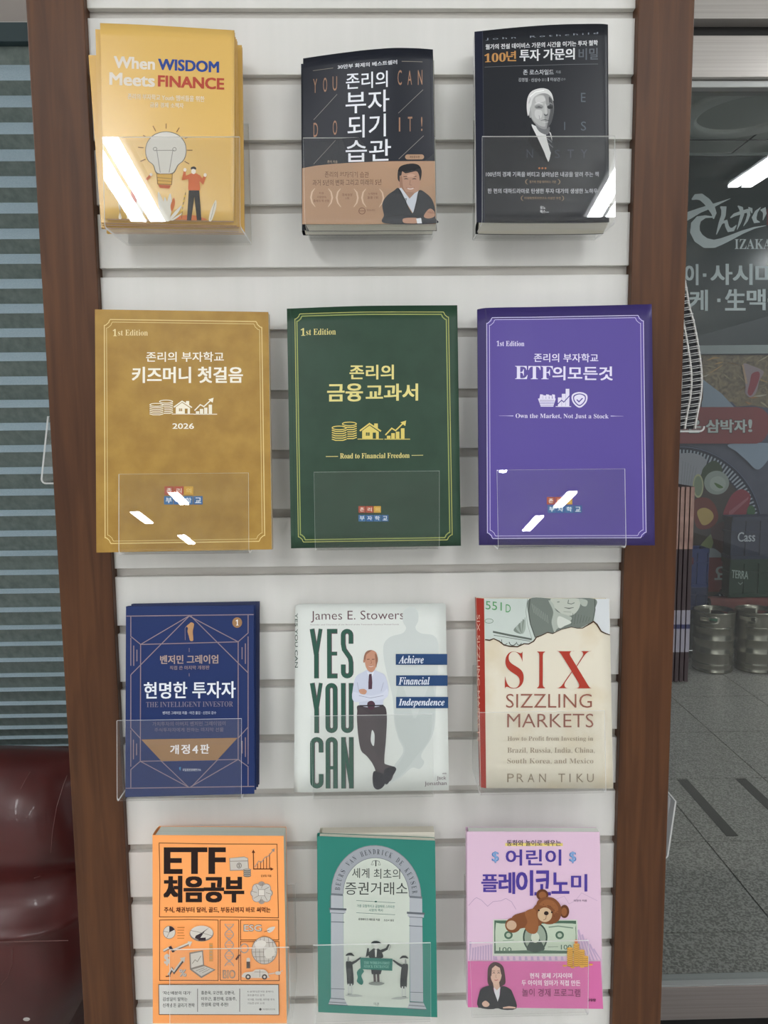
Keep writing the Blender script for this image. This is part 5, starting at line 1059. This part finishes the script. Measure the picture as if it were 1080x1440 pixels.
# ================= things hanging on the rack's sides
def jside(name, s, xt, zt, xl, zb, y0, y1, label, mat_=None, edge=None):
    """J-shaped holder on the side face; s = -1 left, 1 right"""
    t = .0024; r = .006; xb = .3902; path = [(xt, zt)]
    for i in range(6): a = math.radians(90*i/5); path.append((xl-r+r*math.cos(a), zb+r-r*math.sin(a)))
    for i in range(4): a = math.radians(90*i/3); path.append((xb+.003-.003*math.sin(a), zb+.003-.003*math.cos(a)))
    path.append((xb, zt+.03)); V = []; F = []; M = []; n = len(path)
    for i, (x, z) in enumerate(path):
        a = path[max(i-1, 0)]; b = path[min(i+1, n-1)]; d = Vector((b[0]-a[0], b[1]-a[1])).normalized(); nn = Vector((-d.y, d.x))*(t/2)
        for q in (1, -1): V += [(s*(x+nn.x*q), y0, z+nn.y*q), (s*(x+nn.x*q), y1, z+nn.y*q)]
    for i in range(n-1):
        a = 4*i; b = a+4; F += [(a, a+1, b+1, b), (a+2, b+2, b+3, a+3), (a, b, b+2, a+2), (a+1, a+3, b+3, b+1)]; M += [0, 0, 1, 1]
    F += [(0, 2, 3, 1), (4*n-4, 4*n-3, 4*n-1, 4*n-2)]; M += [1, 1]
    o = mesh(name, V, F, [mat_ or ACRYL, edge or EDGE], None, M, loc=(s*.42, (y0+y1)/2, zb)); tag(o, label, 'book holder', 'clear acrylic holders on the rack'); return o
jside('acrylic_holder', -1, .443, 1.522, .457, 1.429, .10, .25, 'empty clear acrylic holder sticking out left of the left post')
jside('acrylic_holder', 1, .4668, 1.140, .4668, 1.1262, .10, .32, 'clear acrylic holder carrying the magazines right of the right post', edge=ACRYL)
jside('acrylic_holder', 1, .474, 1.500, .474, 1.493, .10, .26, 'clear acrylic holder carrying the spiral notebooks right of the right post')
jside('acrylic_holder', 1, .452, .945, .443, .855, .10, .26, 'cloudy acrylic holder low on the right side of the right post', clear_mat('cloudy_acrylic', body=.45, bodycol=(.62, .62, .63)))
b = MB(); b.add([(.400, .103, .858), (.434, .103, .858), (.446, .103, .948), (.400, .103, .975), (.400, .25, .858), (.434, .25, .858), (.446, .25, .948), (.400, .25, .975)], [(0, 1, 2, 3), (7, 6, 5, 4), (1, 5, 6, 2), (3, 2, 6, 7), (0, 3, 7, 4), (0, 4, 5, 1)])
tag(b.build('leaflet_stack', noise_mat('grey_leaflets', '#77787c', '#a3a5a6', 30, rough=.6, stretch=(60, 1, 1)), loc=(.42, .18, .858)), 'grey leaflet stack in the low cloudy holder beside the right post', 'leaflets')
MG = mat('magazine_dark', '#2f2326', rough=.4); MP = noise_mat('magazine_pink_photo', '#94796f', '#715850', 40, rough=.4, stretch=(1, 1, 1)); ML = mat('magazine_pale_band', '#7b7983', rough=.4); MBL = mat('magazine_blue_spot', '#23264a', rough=.4)
mz = 1.1277
def magazine(x, i):
    root = empty('magazine', (x, .2, mz), None, 'magazine', 'magazines on the rack side')
    b = MB(); b.box(x-.0031, x+.0031, .1015, .31, mz, mz+.287, bev=.0012); b.build('body', MG, root)
    for nm, m, z0, z1 in (('photo_band', MP, .197, .2872), ('pale_band', ML, .045, .108), ('blue_spot', MBL, .080, .087)):
        b = MB(); e = .0003 if nm != 'blue_spot' else .0006; b.box(x-.0028, x+.0028, .1015-e, .302, mz+z0, mz+z1-.0006, bev=.0002); b.build(nm, m, root)
    return root
names = ['outermost magazine', 'second outermost magazine', 'third magazine from the outside', 'fourth magazine from the outside', 'fifth magazine from the outside', 'sixth magazine from the outside', 'seventh magazine from the outside', 'innermost magazine against the rack side']
m0 = magazine(.4615, 0)
for i, nm in enumerate(names):
    c = m0 if i == 0 else copy_tree(m0)
    c.location.x = .4615-i*.0071
    c['label'] = nm+(' in the dark stack right of the right post' if i < 7 else '')
# spiral notebooks
NBX = NOTEX
def nbx(z):
    L = NBX
    if z >= L[0][0]:
        (z1, x1), (z0, x0) = L[0], L[1]; return x1+(z-z1)*(x1-x0)/(z1-z0)*.8
    for (z1, x1), (z0, x0) in zip(L, L[1:]):
        if z0 <= z <= z1: return x0+(x1-x0)*(z-z0)/(z1-z0)
    return L[-1][1]
NBK = mat('notebook_navy_cover', '#15171f', rough=.5); NBW = mat('notebook_white_back', '#c2c0bc', rough=.5); WIRE = mat('white_wire', '#c9c9c9', rough=.35, metal=.3)
def notebook(off, label, zt=1.715, sq=1.0):
    root = empty('spiral_notebook', (.45-off, .18, 1.497), label, 'notebook', 'spiral notebooks on the rack side')
    Z = [1.4965+(zt-1.4965)*i/26 for i in range(27)]
    def slab(name, x0, x1, m, y0=.104, y1=.25):
        V = []; F = []
        for z in Z:
            xo = nbx(z)-off
            for x in (x0, x1):
                for y in (y0, y1): V.append((xo+x, y, z))
        for i in range(len(Z)-1):
            a = 4*i; b = a+4; F += [(a, b, b+2, a+2), (a+1, a+3, b+3, b+1), (a, a+1, b+1, b), (a+2, b+2, b+3, a+3)]
        n = 4*len(Z); F += [(0, 2, 3, 1), (n-4, n-3, n-1, n-2)]
        mesh(name, V, F, m, root, smooth=False)
    slab('cover', -.0005, .0016, NBW, .100); slab('pages', -.0105, -.0006, NBK); slab('back_cover', -.0118, -.0106, NBK)
    b = MB(); z = 1.502
    while z < zt-.004:
        xo = nbx(z)-off
        for dz in (0, .0028):
            pts = [(xo-.0055+.0078*math.cos(a), .1045-.0060*abs(math.sin(a)) if 1 else 0, z+dz+.0012*math.cos(a)) for a in [math.pi*q/8 for q in range(9)]]
            b.tube(pts, .00062, 5)
        z += .0088
    b.build('wire_binding', WIRE, root, smooth=True)
notebook(0, 'outer spiral notebook with white wire binding right of the right post'); notebook(.0145, 'middle spiral notebook with white wire binding right of the right post'); notebook(.029, 'inner spiral notebook half hidden behind the right post')
# ================= right side: shop front door
STEEL = noise_mat('brushed_steel', '#c9c3be', '#d6d1cc', 6, rough=.28, metal=.6, stretch=(.3, 1, 60), detail=3)
FRM = mat('aluminium_frame', '#aeb0ae', rough=.35, metal=.4); BLKM = mat('black_gap', '#151412', rough=.6)
h = MB(); h.box(.30, XR, .715, .80, 2.352, CEILING_Z); d = tag(h.build('wall_front', STEEL, loc=(1.5, .75, 2.4)), kind='structure')
h = MB(); h.box(.30, XR, .748, .80, 2.329, 2.3515); tag(h.build('trim_1', BLKM, loc=(1.5, .75, 2.33)), kind='structure')  # open gap in the header, its shade put in as a black bar
h = MB(); h.box(.30, XR, .735, .80, 2.2445, 2.3285, bev=.001); tag(h.build('trim_2', STEEL, loc=(1.5, .75, 2.25)), kind='structure')
door = empty('door_1', (1.5, .77, .03), kind='structure')
h = MB(); h.box(.31, XR-.01, .748, .792, 2.229, 2.2435, bev=.0015); h.build('top_frame', FRM, door)
h = MB(); h.box(.31, XR-.01, .75, .79, .033, .122, bev=.0015); h.build('bottom_rail', noise_mat('rail_steel', '#a89d95', '#b5aaa2', 6, rough=.34, metal=.5, stretch=(.3, 1, 40)), door)
h = MB(); h.box(.31, XR-.01, .7495, .7905, .1225, .1262, bev=.001); h.build('rail_bead', FRM, door)
h = MB(); h.box(.31, XR-.01, .767, .773, .1265, 2.2285); h.build('pane', GLASS, door)
h = MB(); h.box(.31, XR-.01, .752, .788, .001, .0325); h.build('gap_shade_strip', BLKM, door)  # black bar standing for the shade in the gap under the door
h = MB(); h.box(.46, 2.4, .12, .735, .0, .009, bev=.003); tag(h.build('door_mat', noise_mat('grey_blue_mat', '#454d58', '#5a626c', 160, rough=.95, bump=.5), loc=(1.4, .45, 0)), 'grey blue mat on the floor in front of the glass door, bottom right', 'door mat')
# shop interior
DW = mat('shop_wall_paint', '#3c4648', rough=.5)
h = MB(); h.box(.30, XR, 3.95, 4.01, 0, 3.22); tag(h.build('wall_back', DW, loc=(2, 3.6, 0)), kind='structure')
h = MB(); h.box(.22, .298, .80, 4.01, 0, 3.22); tag(h.build('wall_left', DW, loc=(.25, 2, 0)), kind='structure')
h = MB(); h.box(XR, XR+.08, .72, 4.01, 0, 3.22); tag(h.build('wall_right', DW, loc=(XR, 2, 0)), kind='structure')
h = MB(); h.box(.30, XR, 3.83, 3.948, 1.951, 2.006, bev=.002); tag(h.build('trim_3', mat('grey_ledge', '#8d9898', rough=.5), loc=(2, 3.5, 1.94)), kind='structure')
h = MB(); h.box(.30, XR, 3.83, 3.948, 3.148, 3.1645, bev=.001); tag(h.build('trim_4', mat('grey_ledge2', '#98a29f', rough=.5), loc=(2, 3.5, 3.03)), kind='structure')
# sign
SG = noise_mat('dark_sign_panel', '#3a4548', '#414c4f', 3, rough=.14, spec=.6)
sg = empty('sign_panel', (2.1, 3.50, 1.965), 'dark grey panel with pale Japanese and Korean lettering behind the door glass', 'sign')
h = MB(); h.box(.5, 4.2, 3.845, 3.948, 2.0065, 3.1475, bev=.002); h.build('panel', SG, sg)
S = Sheet([(1.8983, 3.8445, 3.1482), (2.6473, 3.8445, 3.1628)], [(1.9363, 3.8445, 2.0025), (2.7068, 3.8445, 1.9969)], [(0, -53.3), (906.6, -74.7)], [(0, 1370.6), (906.6, 1370.6)], .973, grid=(1, 1))
SL = '#dde8ea'
P = Print(S, .0001)
def brush(*a): P.line([(a[i], a[i+1]) for i in range(0, len(a), 3)], [a[i+2] for i in range(0, len(a), 3)], SL)
brush(122, 270, 10, 150, 250, 40, 190, 250, 50, 235, 285, 55, 268, 330, 55, 288, 375, 38, 284, 415, 8)
brush(60, 410, 60, 110, 385, 55, 180, 352, 38, 290, 312, 26, 350, 287, 14, 412, 262, 2)
brush(288, 402, 8, 225, 398, 20, 175, 415, 45, 148, 455, 65, 145, 510, 72, 172, 560, 76, 225, 597, 74, 290, 602, 60, 350, 582, 48, 420, 552, 38, 500, 515, 26, 590, 482, 14, 678, 465, 3)
brush(335, 325, 10, 362, 335, 38, 358, 390, 34, 335, 450, 28, 306, 532, 6); brush(325, 470, 10, 352, 440, 18, 378, 435, 24, 385, 470, 28, 400, 498, 32, 430, 495, 26, 456, 462, 6)
brush(410, 408, 8, 440, 385, 22, 500, 365, 26, 545, 352, 26, 548, 385, 24, 532, 430, 18, 508, 470, 4); brush(466, 318, 8, 490, 335, 30, 500, 380, 28, 482, 440, 20, 460, 496, 4); brush(545, 328, 6, 566, 342, 22, 572, 372, 8)
brush(638, 328, 3, 605, 362, 22, 588, 405, 34, 598, 435, 28, 632, 440, 4); brush(636, 350, 8, 662, 345, 32, 668, 375, 26, 654, 425, 4)
P.done('brush_lettering', sg)
P = Print(S, .0001); P.rect(683, 343, 745, 462, '#6d3138'); P.line([(700, 365), (728, 365)], 8, SL); P.line([(700, 400), (728, 400)], 8, SL); P.line([(714, 355), (714, 445)], 8, SL); P.done('red_seal', sg)
P = Print(S, .0001); P.text(serif('IZAKAYA'), 442, 566, 830, 641, SL, 0); P.done('izakaya_lettering', sg)
P = Print(S, .0001)
for chh, a in (('이', (72, 757, 166, 910)), ('·', (203, 825, 230, 850)), ('사', (265, 755, 420, 908)), ('시', (432, 755, 571, 908)), ('미', (600, 757, 745, 908)), ('케', (105, 950, 236, 1103)), ('·', (310, 1013, 335, 1040)), ('生', (373, 945, 518, 1100)), ('맥', (535, 945, 668, 1098)), ('·', (688, 1013, 713, 1040)), ('주', (745, 945, 890, 1098))):
    if chh == '·': P.rect(*a, SL)
    else: P.text(chh, *a, SL, .034)
P.done('menu_lettering', sg)
# food poster
po = empty('food_poster', (2.1, 3.5, .42), 'large poster of Korean dishes with red banners below the dark sign panel', 'poster')
NOOD = noise_mat('printed_noodle_dish', '#8a7a5c', '#4b4434', 26, rough=.5, detail=8, lo=.3, hi=.7, dist=1.5)
CLO = noise_mat('printed_blue_cloth', '#3f4557', '#4a5062', 30, rough=.6)
h = MB(); h.box(1.0, 3.7, 3.845, 3.93, .30, 1.9505); h.build('sheet', CLO, po)
S = Sheet([(1.8477, 3.8445, 1.9502), (2.7095, 3.8445, 1.9438)], [(1.8976, 3.8445, .3425), (2.7917, 3.8445, .3302)], [(-130.9, 124.4), (1112.8, 124.4)], [(-130.9, 2422), (1112.8, 2422)], .964, grid=(1, 1))
P = Print(S, .0001)
P.poly([(-130, 125), (1110, 125), (1110, 620), (851, 615), (700, 590), (560, 600), (520, 560), (440, 540), (330, 420), (240, 350), (-130, 300)], NOOD)
for q in range(34):
    x, y = random.uniform(230, 1080), random.uniform(135, 560); a = random.uniform(-.6, .9); l = random.uniform(60, 150)
    if x < 520 and y > 330: continue
    P.line([(x, y), (x+l*.5*math.cos(a), y+l*.5*math.sin(a)+random.uniform(-12, 12)), (x+l*math.cos(a), y+l*math.sin(a))], [4, random.uniform(10, 20), 4], random.choice(['#a39b80', '#8f8468', '#a8895a', '#b0aa98', '#6f5a3a', '#9a7048']))
P.done('noodle_dish_picture', po)
P = Print(S, .0001); P.poly([(225, 330), (300, 390), (420, 480), (540, 610), (240, 610)], '#8796a4'); P.poly([(-130, 300), (250, 340), (250, 520), (225, 610), (-130, 610)], '#5a4a3a')
P.smooth([(615, 215), (700, 225), (800, 270), (800, 310), (770, 360), (740, 470), (690, 515), (640, 480), (640, 400)], '#96888c'); P.smooth([(700, 300), (760, 280), (770, 330), (730, 440), (690, 500), (660, 470), (680, 380)], '#8d3f48'); P.line([(615, 215), (650, 390)], 18, '#b0967c')
P.done('garnish_picture', po)
P = Print(S, .0001); pl = (32+.0, 1770); 
P.ell(32, 1760, 770, 800, '#232a3c', n=60)
for q in range(64):
    a = math.radians(-92+q*2.6); r0, r1 = 655, 735
    P.line([(32+r0*math.cos(a), 1760+r0*1.04*math.sin(a)), (32+r1*math.cos(a), 1760+r1*1.04*math.sin(a))], 15, '#98a2ac')
P.ell(32, 1760, 640, 666, '#3d3530', n=50); P.line([(32+760*math.cos(math.radians(-90+q*3)), 1760+790*math.sin(math.radians(-90+q*3))) for q in range(31)], 5, '#6b7690')
P.smooth([(490, 945), (560, 1020), (640, 1090), (755, 1180), (880, 1040), (960, 945)], '#8a9aab')
P.smooth([(-100, 1080), (60, 1030), (200, 1040), (280, 1110), (220, 1240), (200, 1330), (120, 1440), (-100, 1460)], '#95989f'); 
for q in range(6): P.line([(60+q*25, 1100+q*12), (40+q*20, 1400)], 4, '#7d8088')
P.smooth([(240, 1180), (330, 1100), (400, 1130), (420, 1200), (340, 1240), (300, 1300), (240, 1300)], '#33452c')
P.ell(370, 1300, 115, 110, '#8f9a92', n=24); P.ell(380, 1310, 75, 70, '#a0aaa2', n=24); P.smooth([(350, 1300), (400, 1320), (430, 1345), (390, 1350), (360, 1325)], '#4a6a34'); P.ell(200, 1330, 50, 110, '#a8ab86', n=20); P.ell(200, 1330, 38, 92, '#7c8a70', n=20)
P.smooth([(520, 1400), (600, 1360), (680, 1420), (650, 1560), (600, 1660), (500, 1660), (430, 1600), (470, 1480)], '#87303d'); 
for q in range(14): P.line([(480+q*13, 1620-q*12), (490+q*13, 1560-q*10)], 4, '#b87f86')
P.smooth([(160, 1470), (280, 1440), (360, 1520), (380, 1640), (300, 1720), (180, 1700)], '#6b2a1c'); P.smooth([(190, 1570), (250, 1530), (320, 1560), (340, 1620), (290, 1680), (230, 1680)], '#b59a58')
P.smooth([(180, 1950), (240, 1850), (320, 1770), (350, 1800), (300, 1950), (220, 2000)], '#7f8a5c'); P.smooth([(330, 1700), (560, 1640), (620, 1720), (560, 1950), (400, 1950), (340, 1850)], '#4a2420'); P.ell(685, 1560, 38, 52, '#3a5f3c', n=16); P.smooth([(240, 1940), (330, 1900), (420, 1960), (440, 2010), (240, 2010)], '#8f979c')
P.done('side_dish_platter_picture', po)
P = Print(S, .0001); RB = mat('printed_red_banner', '#7d2f30', rough=.5)
P.poly([(-130, 606), (738, 606), (790, 622), (830, 660), (850, 715), (852, 770), (845, 835), (815, 890), (780, 925), (735, 941), (-130, 941)], RB)
for st, a in (('좋', (-42, 722, 60, 840)), ('은', (105, 722, 217, 840)), ('삼', (272, 722, 395, 838)), ('박', (405, 722, 520, 838)), ('자', (530, 722, 640, 838))): P.text(st, a[0]-4, a[1]-4, a[2]+4, a[3]+4, '#33221f', .06); P.text(st, *a, '#b9c0bd', .045)
P.text('!', 660, 722, 688, 832, '#b9c0bd', .045)
P.rect(-130, 1985, 620, 2300, '#6b1d20'); P.text('요', 350, 2070, 468, 2188, '#a9b0ae', .045); P.text('리', 490, 2070, 590, 2188, '#a9b0ae', .045); P.done('red_banners', po)
# low bench with crates on it and kegs beneath
bn = empty('low_bench', (2.1, 3.37, 0), 'dark low bench under the crates against the back wall', 'bench')
DK = mat('dark_bench_paint', '#1d1b1c', rough=.6)
h = MB(); h.box(1.5, 2.95, 3.685, 3.825, .316, .340, bev=.003); h.build('top', DK, bn)
for x in (1.52, 2.90):
    for y in (3.69, 3.79): h = MB(); h.box(x, x+.03, y, y+.03, 0, .3155); h.build('leg', DK, bn)
def crate(x0, x1, y0, y1, z0, z1, colr, label, text=None, n=5):
    cm_ = mat('crate_'+colr, colr, rough=.35); root = empty('bottle_crate', ((x0+x1)/2, (y0+y1)/2, z0), label, 'crate', 'beer bottle crates')
    h = MB(); t = .008; h.box(x0+t, x1-t, y0+t, y0+2*t, z0, z1-.004); h.box(x0+t, x1-t, y1-2*t, y1-t, z0, z1-.004); h.box(x0+t, x0+2*t, y0+2*t, y1-2*t, z0, z1-.004); h.box(x1-2*t, x1-t, y0+2*t, y1-2*t, z0, z1-.004); h.box(x0+2*t, x1-2*t, y0+2*t, y1-2*t, z0, z0+t)
    h.build('body', cm_, root)
    h = MB()
    for za, zb_ in ((z1-.028, z1), (z0, z0+.022), (z0+(z1-z0)*.62, z0+(z1-z0)*.66)): h.box(x0, x1, y0, y0+t, za, zb_); h.box(x0, x0+t, y0, y1, za, zb_); h.box(x1-t, x1, y0, y1, za, zb_); h.box(x0, x1, y1-t, y1, za, zb_)
    for q in range(n+1):
        x = x0+(x1-x0-t)*q/n; h.box(x, x+t*.8, y0+.001, y0+t, z0+.001, z1-.001)
    h.build('ribs', cm_, root)
    if text:
        w = (x1-x0); S = Sheet([(x0, y0-.0006, z1), (x1, y0-.0006, z1)], [(x0, y0-.0006, z0), (x1, y0-.0006, z0)], [(0, 0), (100, 0)], [(0, 100), (100, 100)], grid=(1, 1)); P = Print(S, .0001); text(P); P.done('lettering', root)
    return root
crate(1.80, 2.135, 3.695, 3.822, .3405, .484, '#142450', 'lower bright blue crate beside the magazine stack edge on the bench'); crate(1.80, 2.135, 3.695, 3.822, .4845, .733, '#182f6b', 'upper bright blue crate beside the magazine stack edge on the bench', lambda P: (P.rect(52, 60, 66, 64, '#a9b0c0'), P.rect(55, 22, 70, 40, '#5a2030')))
cl = MB(); V = []; F = []; NX = 30
for i in range(NX+1):
    x = 2.15+.66*i/NX; k = math.sin(i*1.3)*.004+math.sin(i*.55+1)*.006
    for y, z in ((3.815, .400), (3.75, .408+k*.5), (3.70, .411+k*.5), (3.678+k, .395+k), (3.672+k*1.5, .355), (3.673+k*2, .322+.016*math.sin(i*.8))): V.append((x, y, z))
for i in range(NX):
    for j in range(5): a = i*6+j; F.append((a, a+1, a+7, a+6))
tag(mesh('folded_cloth', V, F, noise_mat('dull_red_cloth', '#5c2f2d', '#6d3b37', 20, rough=.9), None, smooth=True, loc=(2.4, 3.75, .34)), 'dull red cloth lying on the bench under the green crate', 'cloth')
crate(2.27, 2.745, 3.70, 3.822, .417, .660, '#1d3a2c', 'dark green crate stacked under the navy crate on the bench', lambda P: (P.text('TERRA', 3, 27, 25, 48, '#9fb0a8', .01, .2), P.text('TERRA', 70, 30, 96, 51, '#9fb0a8', .01, .2), P.line([(12, 60), (15, 66), (18, 60)], 1, '#9fb0a8')))
crate(2.27, 2.745, 3.70, 3.822, .6605, .932, '#262f47', 'dark navy crate on top of the green crate', lambda P: (P.text('Cass', 9, 36, 32, 58, '#b9c0c8', .012, .0), P.text('Cass', 74, 38, 97, 60, '#8f96a6', .012, .0)))
KEG = noise_mat('brushed_keg_steel', '#8f8c80', '#a19e92', 30, rough=.27, metal=.9, stretch=(1, 1, .1))
def keg(x, y, label, rot, cap):
    root = empty('beer_keg', (x, y, 0), label, 'keg', 'steel beer kegs'); r = .1165
    prof = [(r*.9, .0015), (r*.99, .004), (r*1.02, .008), (r*1.02, .014), (r*.99, .018), (r*.99, .052), (r*1.02, .056), (r*.97, .062), (r*1.0, .075), (r*1.0, .125), (r*1.05, .133), (r*1.05, .141), (r*1.0, .149), (r*1.0, .215), (r*1.05, .223), (r*1.05, .231), (r*1.0, .239), (r*1.0, .30), (r*1.04, .307), (r*1.0, .314)]
    q = .918; prof = [(a, z*q) for a, z in prof]
    h = MB(); h.lathe(prof, x, y, 48); h.build('body', KEG, root, smooth=True)
    h = MB(); N = 48; rows = [(r*1.0, .314), (r*1.01, .335), (r*1.02, .352), (r*1.03, .378), (r*1.03, .398), (r*1.06, .404), (r*1.06, .410), (r*1.02, .412), (r*.98, .408), (r*.98, .378), (r*.97, .352), (r*.96, .335), (r*.95, .314)]
    b0 = 0
    for rr, z in rows:
        for k in range(N): th = 2*math.pi*k/N; h.V.append((x+rr*math.cos(th), y+rr*math.sin(th), z*q))
    for i in range(len(rows)-1):
        for k in range(N):
            deg = (360*(k+.5)/N-rot) % 180
            if i in (2, 9) and deg < 48: continue
            h.F.append((i*N+k, i*N+(k+1) % N, (i+1)*N+(k+1) % N, (i+1)*N+k)); h.M.append(0)
    for i, j in ((2, 10), (3, 9)):
        for k in range(N):
            deg = (360*(k+.5)/N-rot) % 180
            if deg < 48: h.F.append((i*N+k, i*N+(k+1) % N, j*N+(k+1) % N, j*N+k)); h.M.append(0)
    h.build('handle_collar', KEG, root, smooth=True)
    h = MB(); h.lathe([(r*.95, .290), (r*.7, .303), (r*.35, .310), (0, .312)], x, y, 32); h.build('top_dome', KEG, root, smooth=True)
    h = MB(); h.lathe([(.028, .310), (.028, .330), (.02, .334), (0, .334)], x, y, 20); h.build('valve_cap', mat('cap_'+cap, cap, rough=.5), root, smooth=True)
keg(2.113, 3.553, 'steel beer keg with green cap, nearest the dark magazine stack', 205, '#3f7f63'); keg(2.372, 3.545, 'steel beer keg at the right picture edge beside the green capped keg', 190, '#2b2c2b')
# added tube lights, out of view, to brighten the shop interior
for i, (x, y) in enumerate(((4.0, 3.2), (4.0, 1.5), (3.9, 2.3))):
    c = copy_tree(proto); c.location = (x, y, 3.165); c['group'] = 'added shop fill lights'; c['label'] = ('added unseen twin tube fill light beside the shop back wall at the far right', 'added unseen twin tube fill light near the shop door at the far right', 'added unseen middle twin tube fill light in the shop at the far right')[i]
# shop ceiling downlights
DLM = bpy.data.materials.new('lit_downlight'); DLM.use_nodes = True; DLM.node_tree.nodes.clear(); nt = DLM.node_tree
e = nt.nodes.new('ShaderNodeEmission'); e.inputs[0].default_value = (1, .97, .9, 1); e.inputs[1].default_value = 14; oo = nt.nodes.new('ShaderNodeOutputMaterial'); nt.links.new(e.outputs[0], oo.inputs[0])
for i, (x, y, lb) in enumerate(((3.126, 1.304, 'round recessed downlight in the shop ceiling nearest the door'), (2.6, 2.1, 'round recessed downlight in the shop ceiling right of the moulding'), (3.6, 2.8, 'round recessed downlight in the far right shop ceiling'))):
    root = empty('downlight', (x, y, 3.155), lb, 'light', 'shop downlights')
    h = MB(); h.lathe([(.075, 3.1648), (.078, 3.159), (.062, 3.159), (.060, 3.1648)], x, y, 28); h.build('rim', FRM, root, smooth=True)
    h = MB(); h.lathe([(.058, 3.162), (0, 3.1615)], x, y, 28); h.build('lamp_disc', DLM, root)
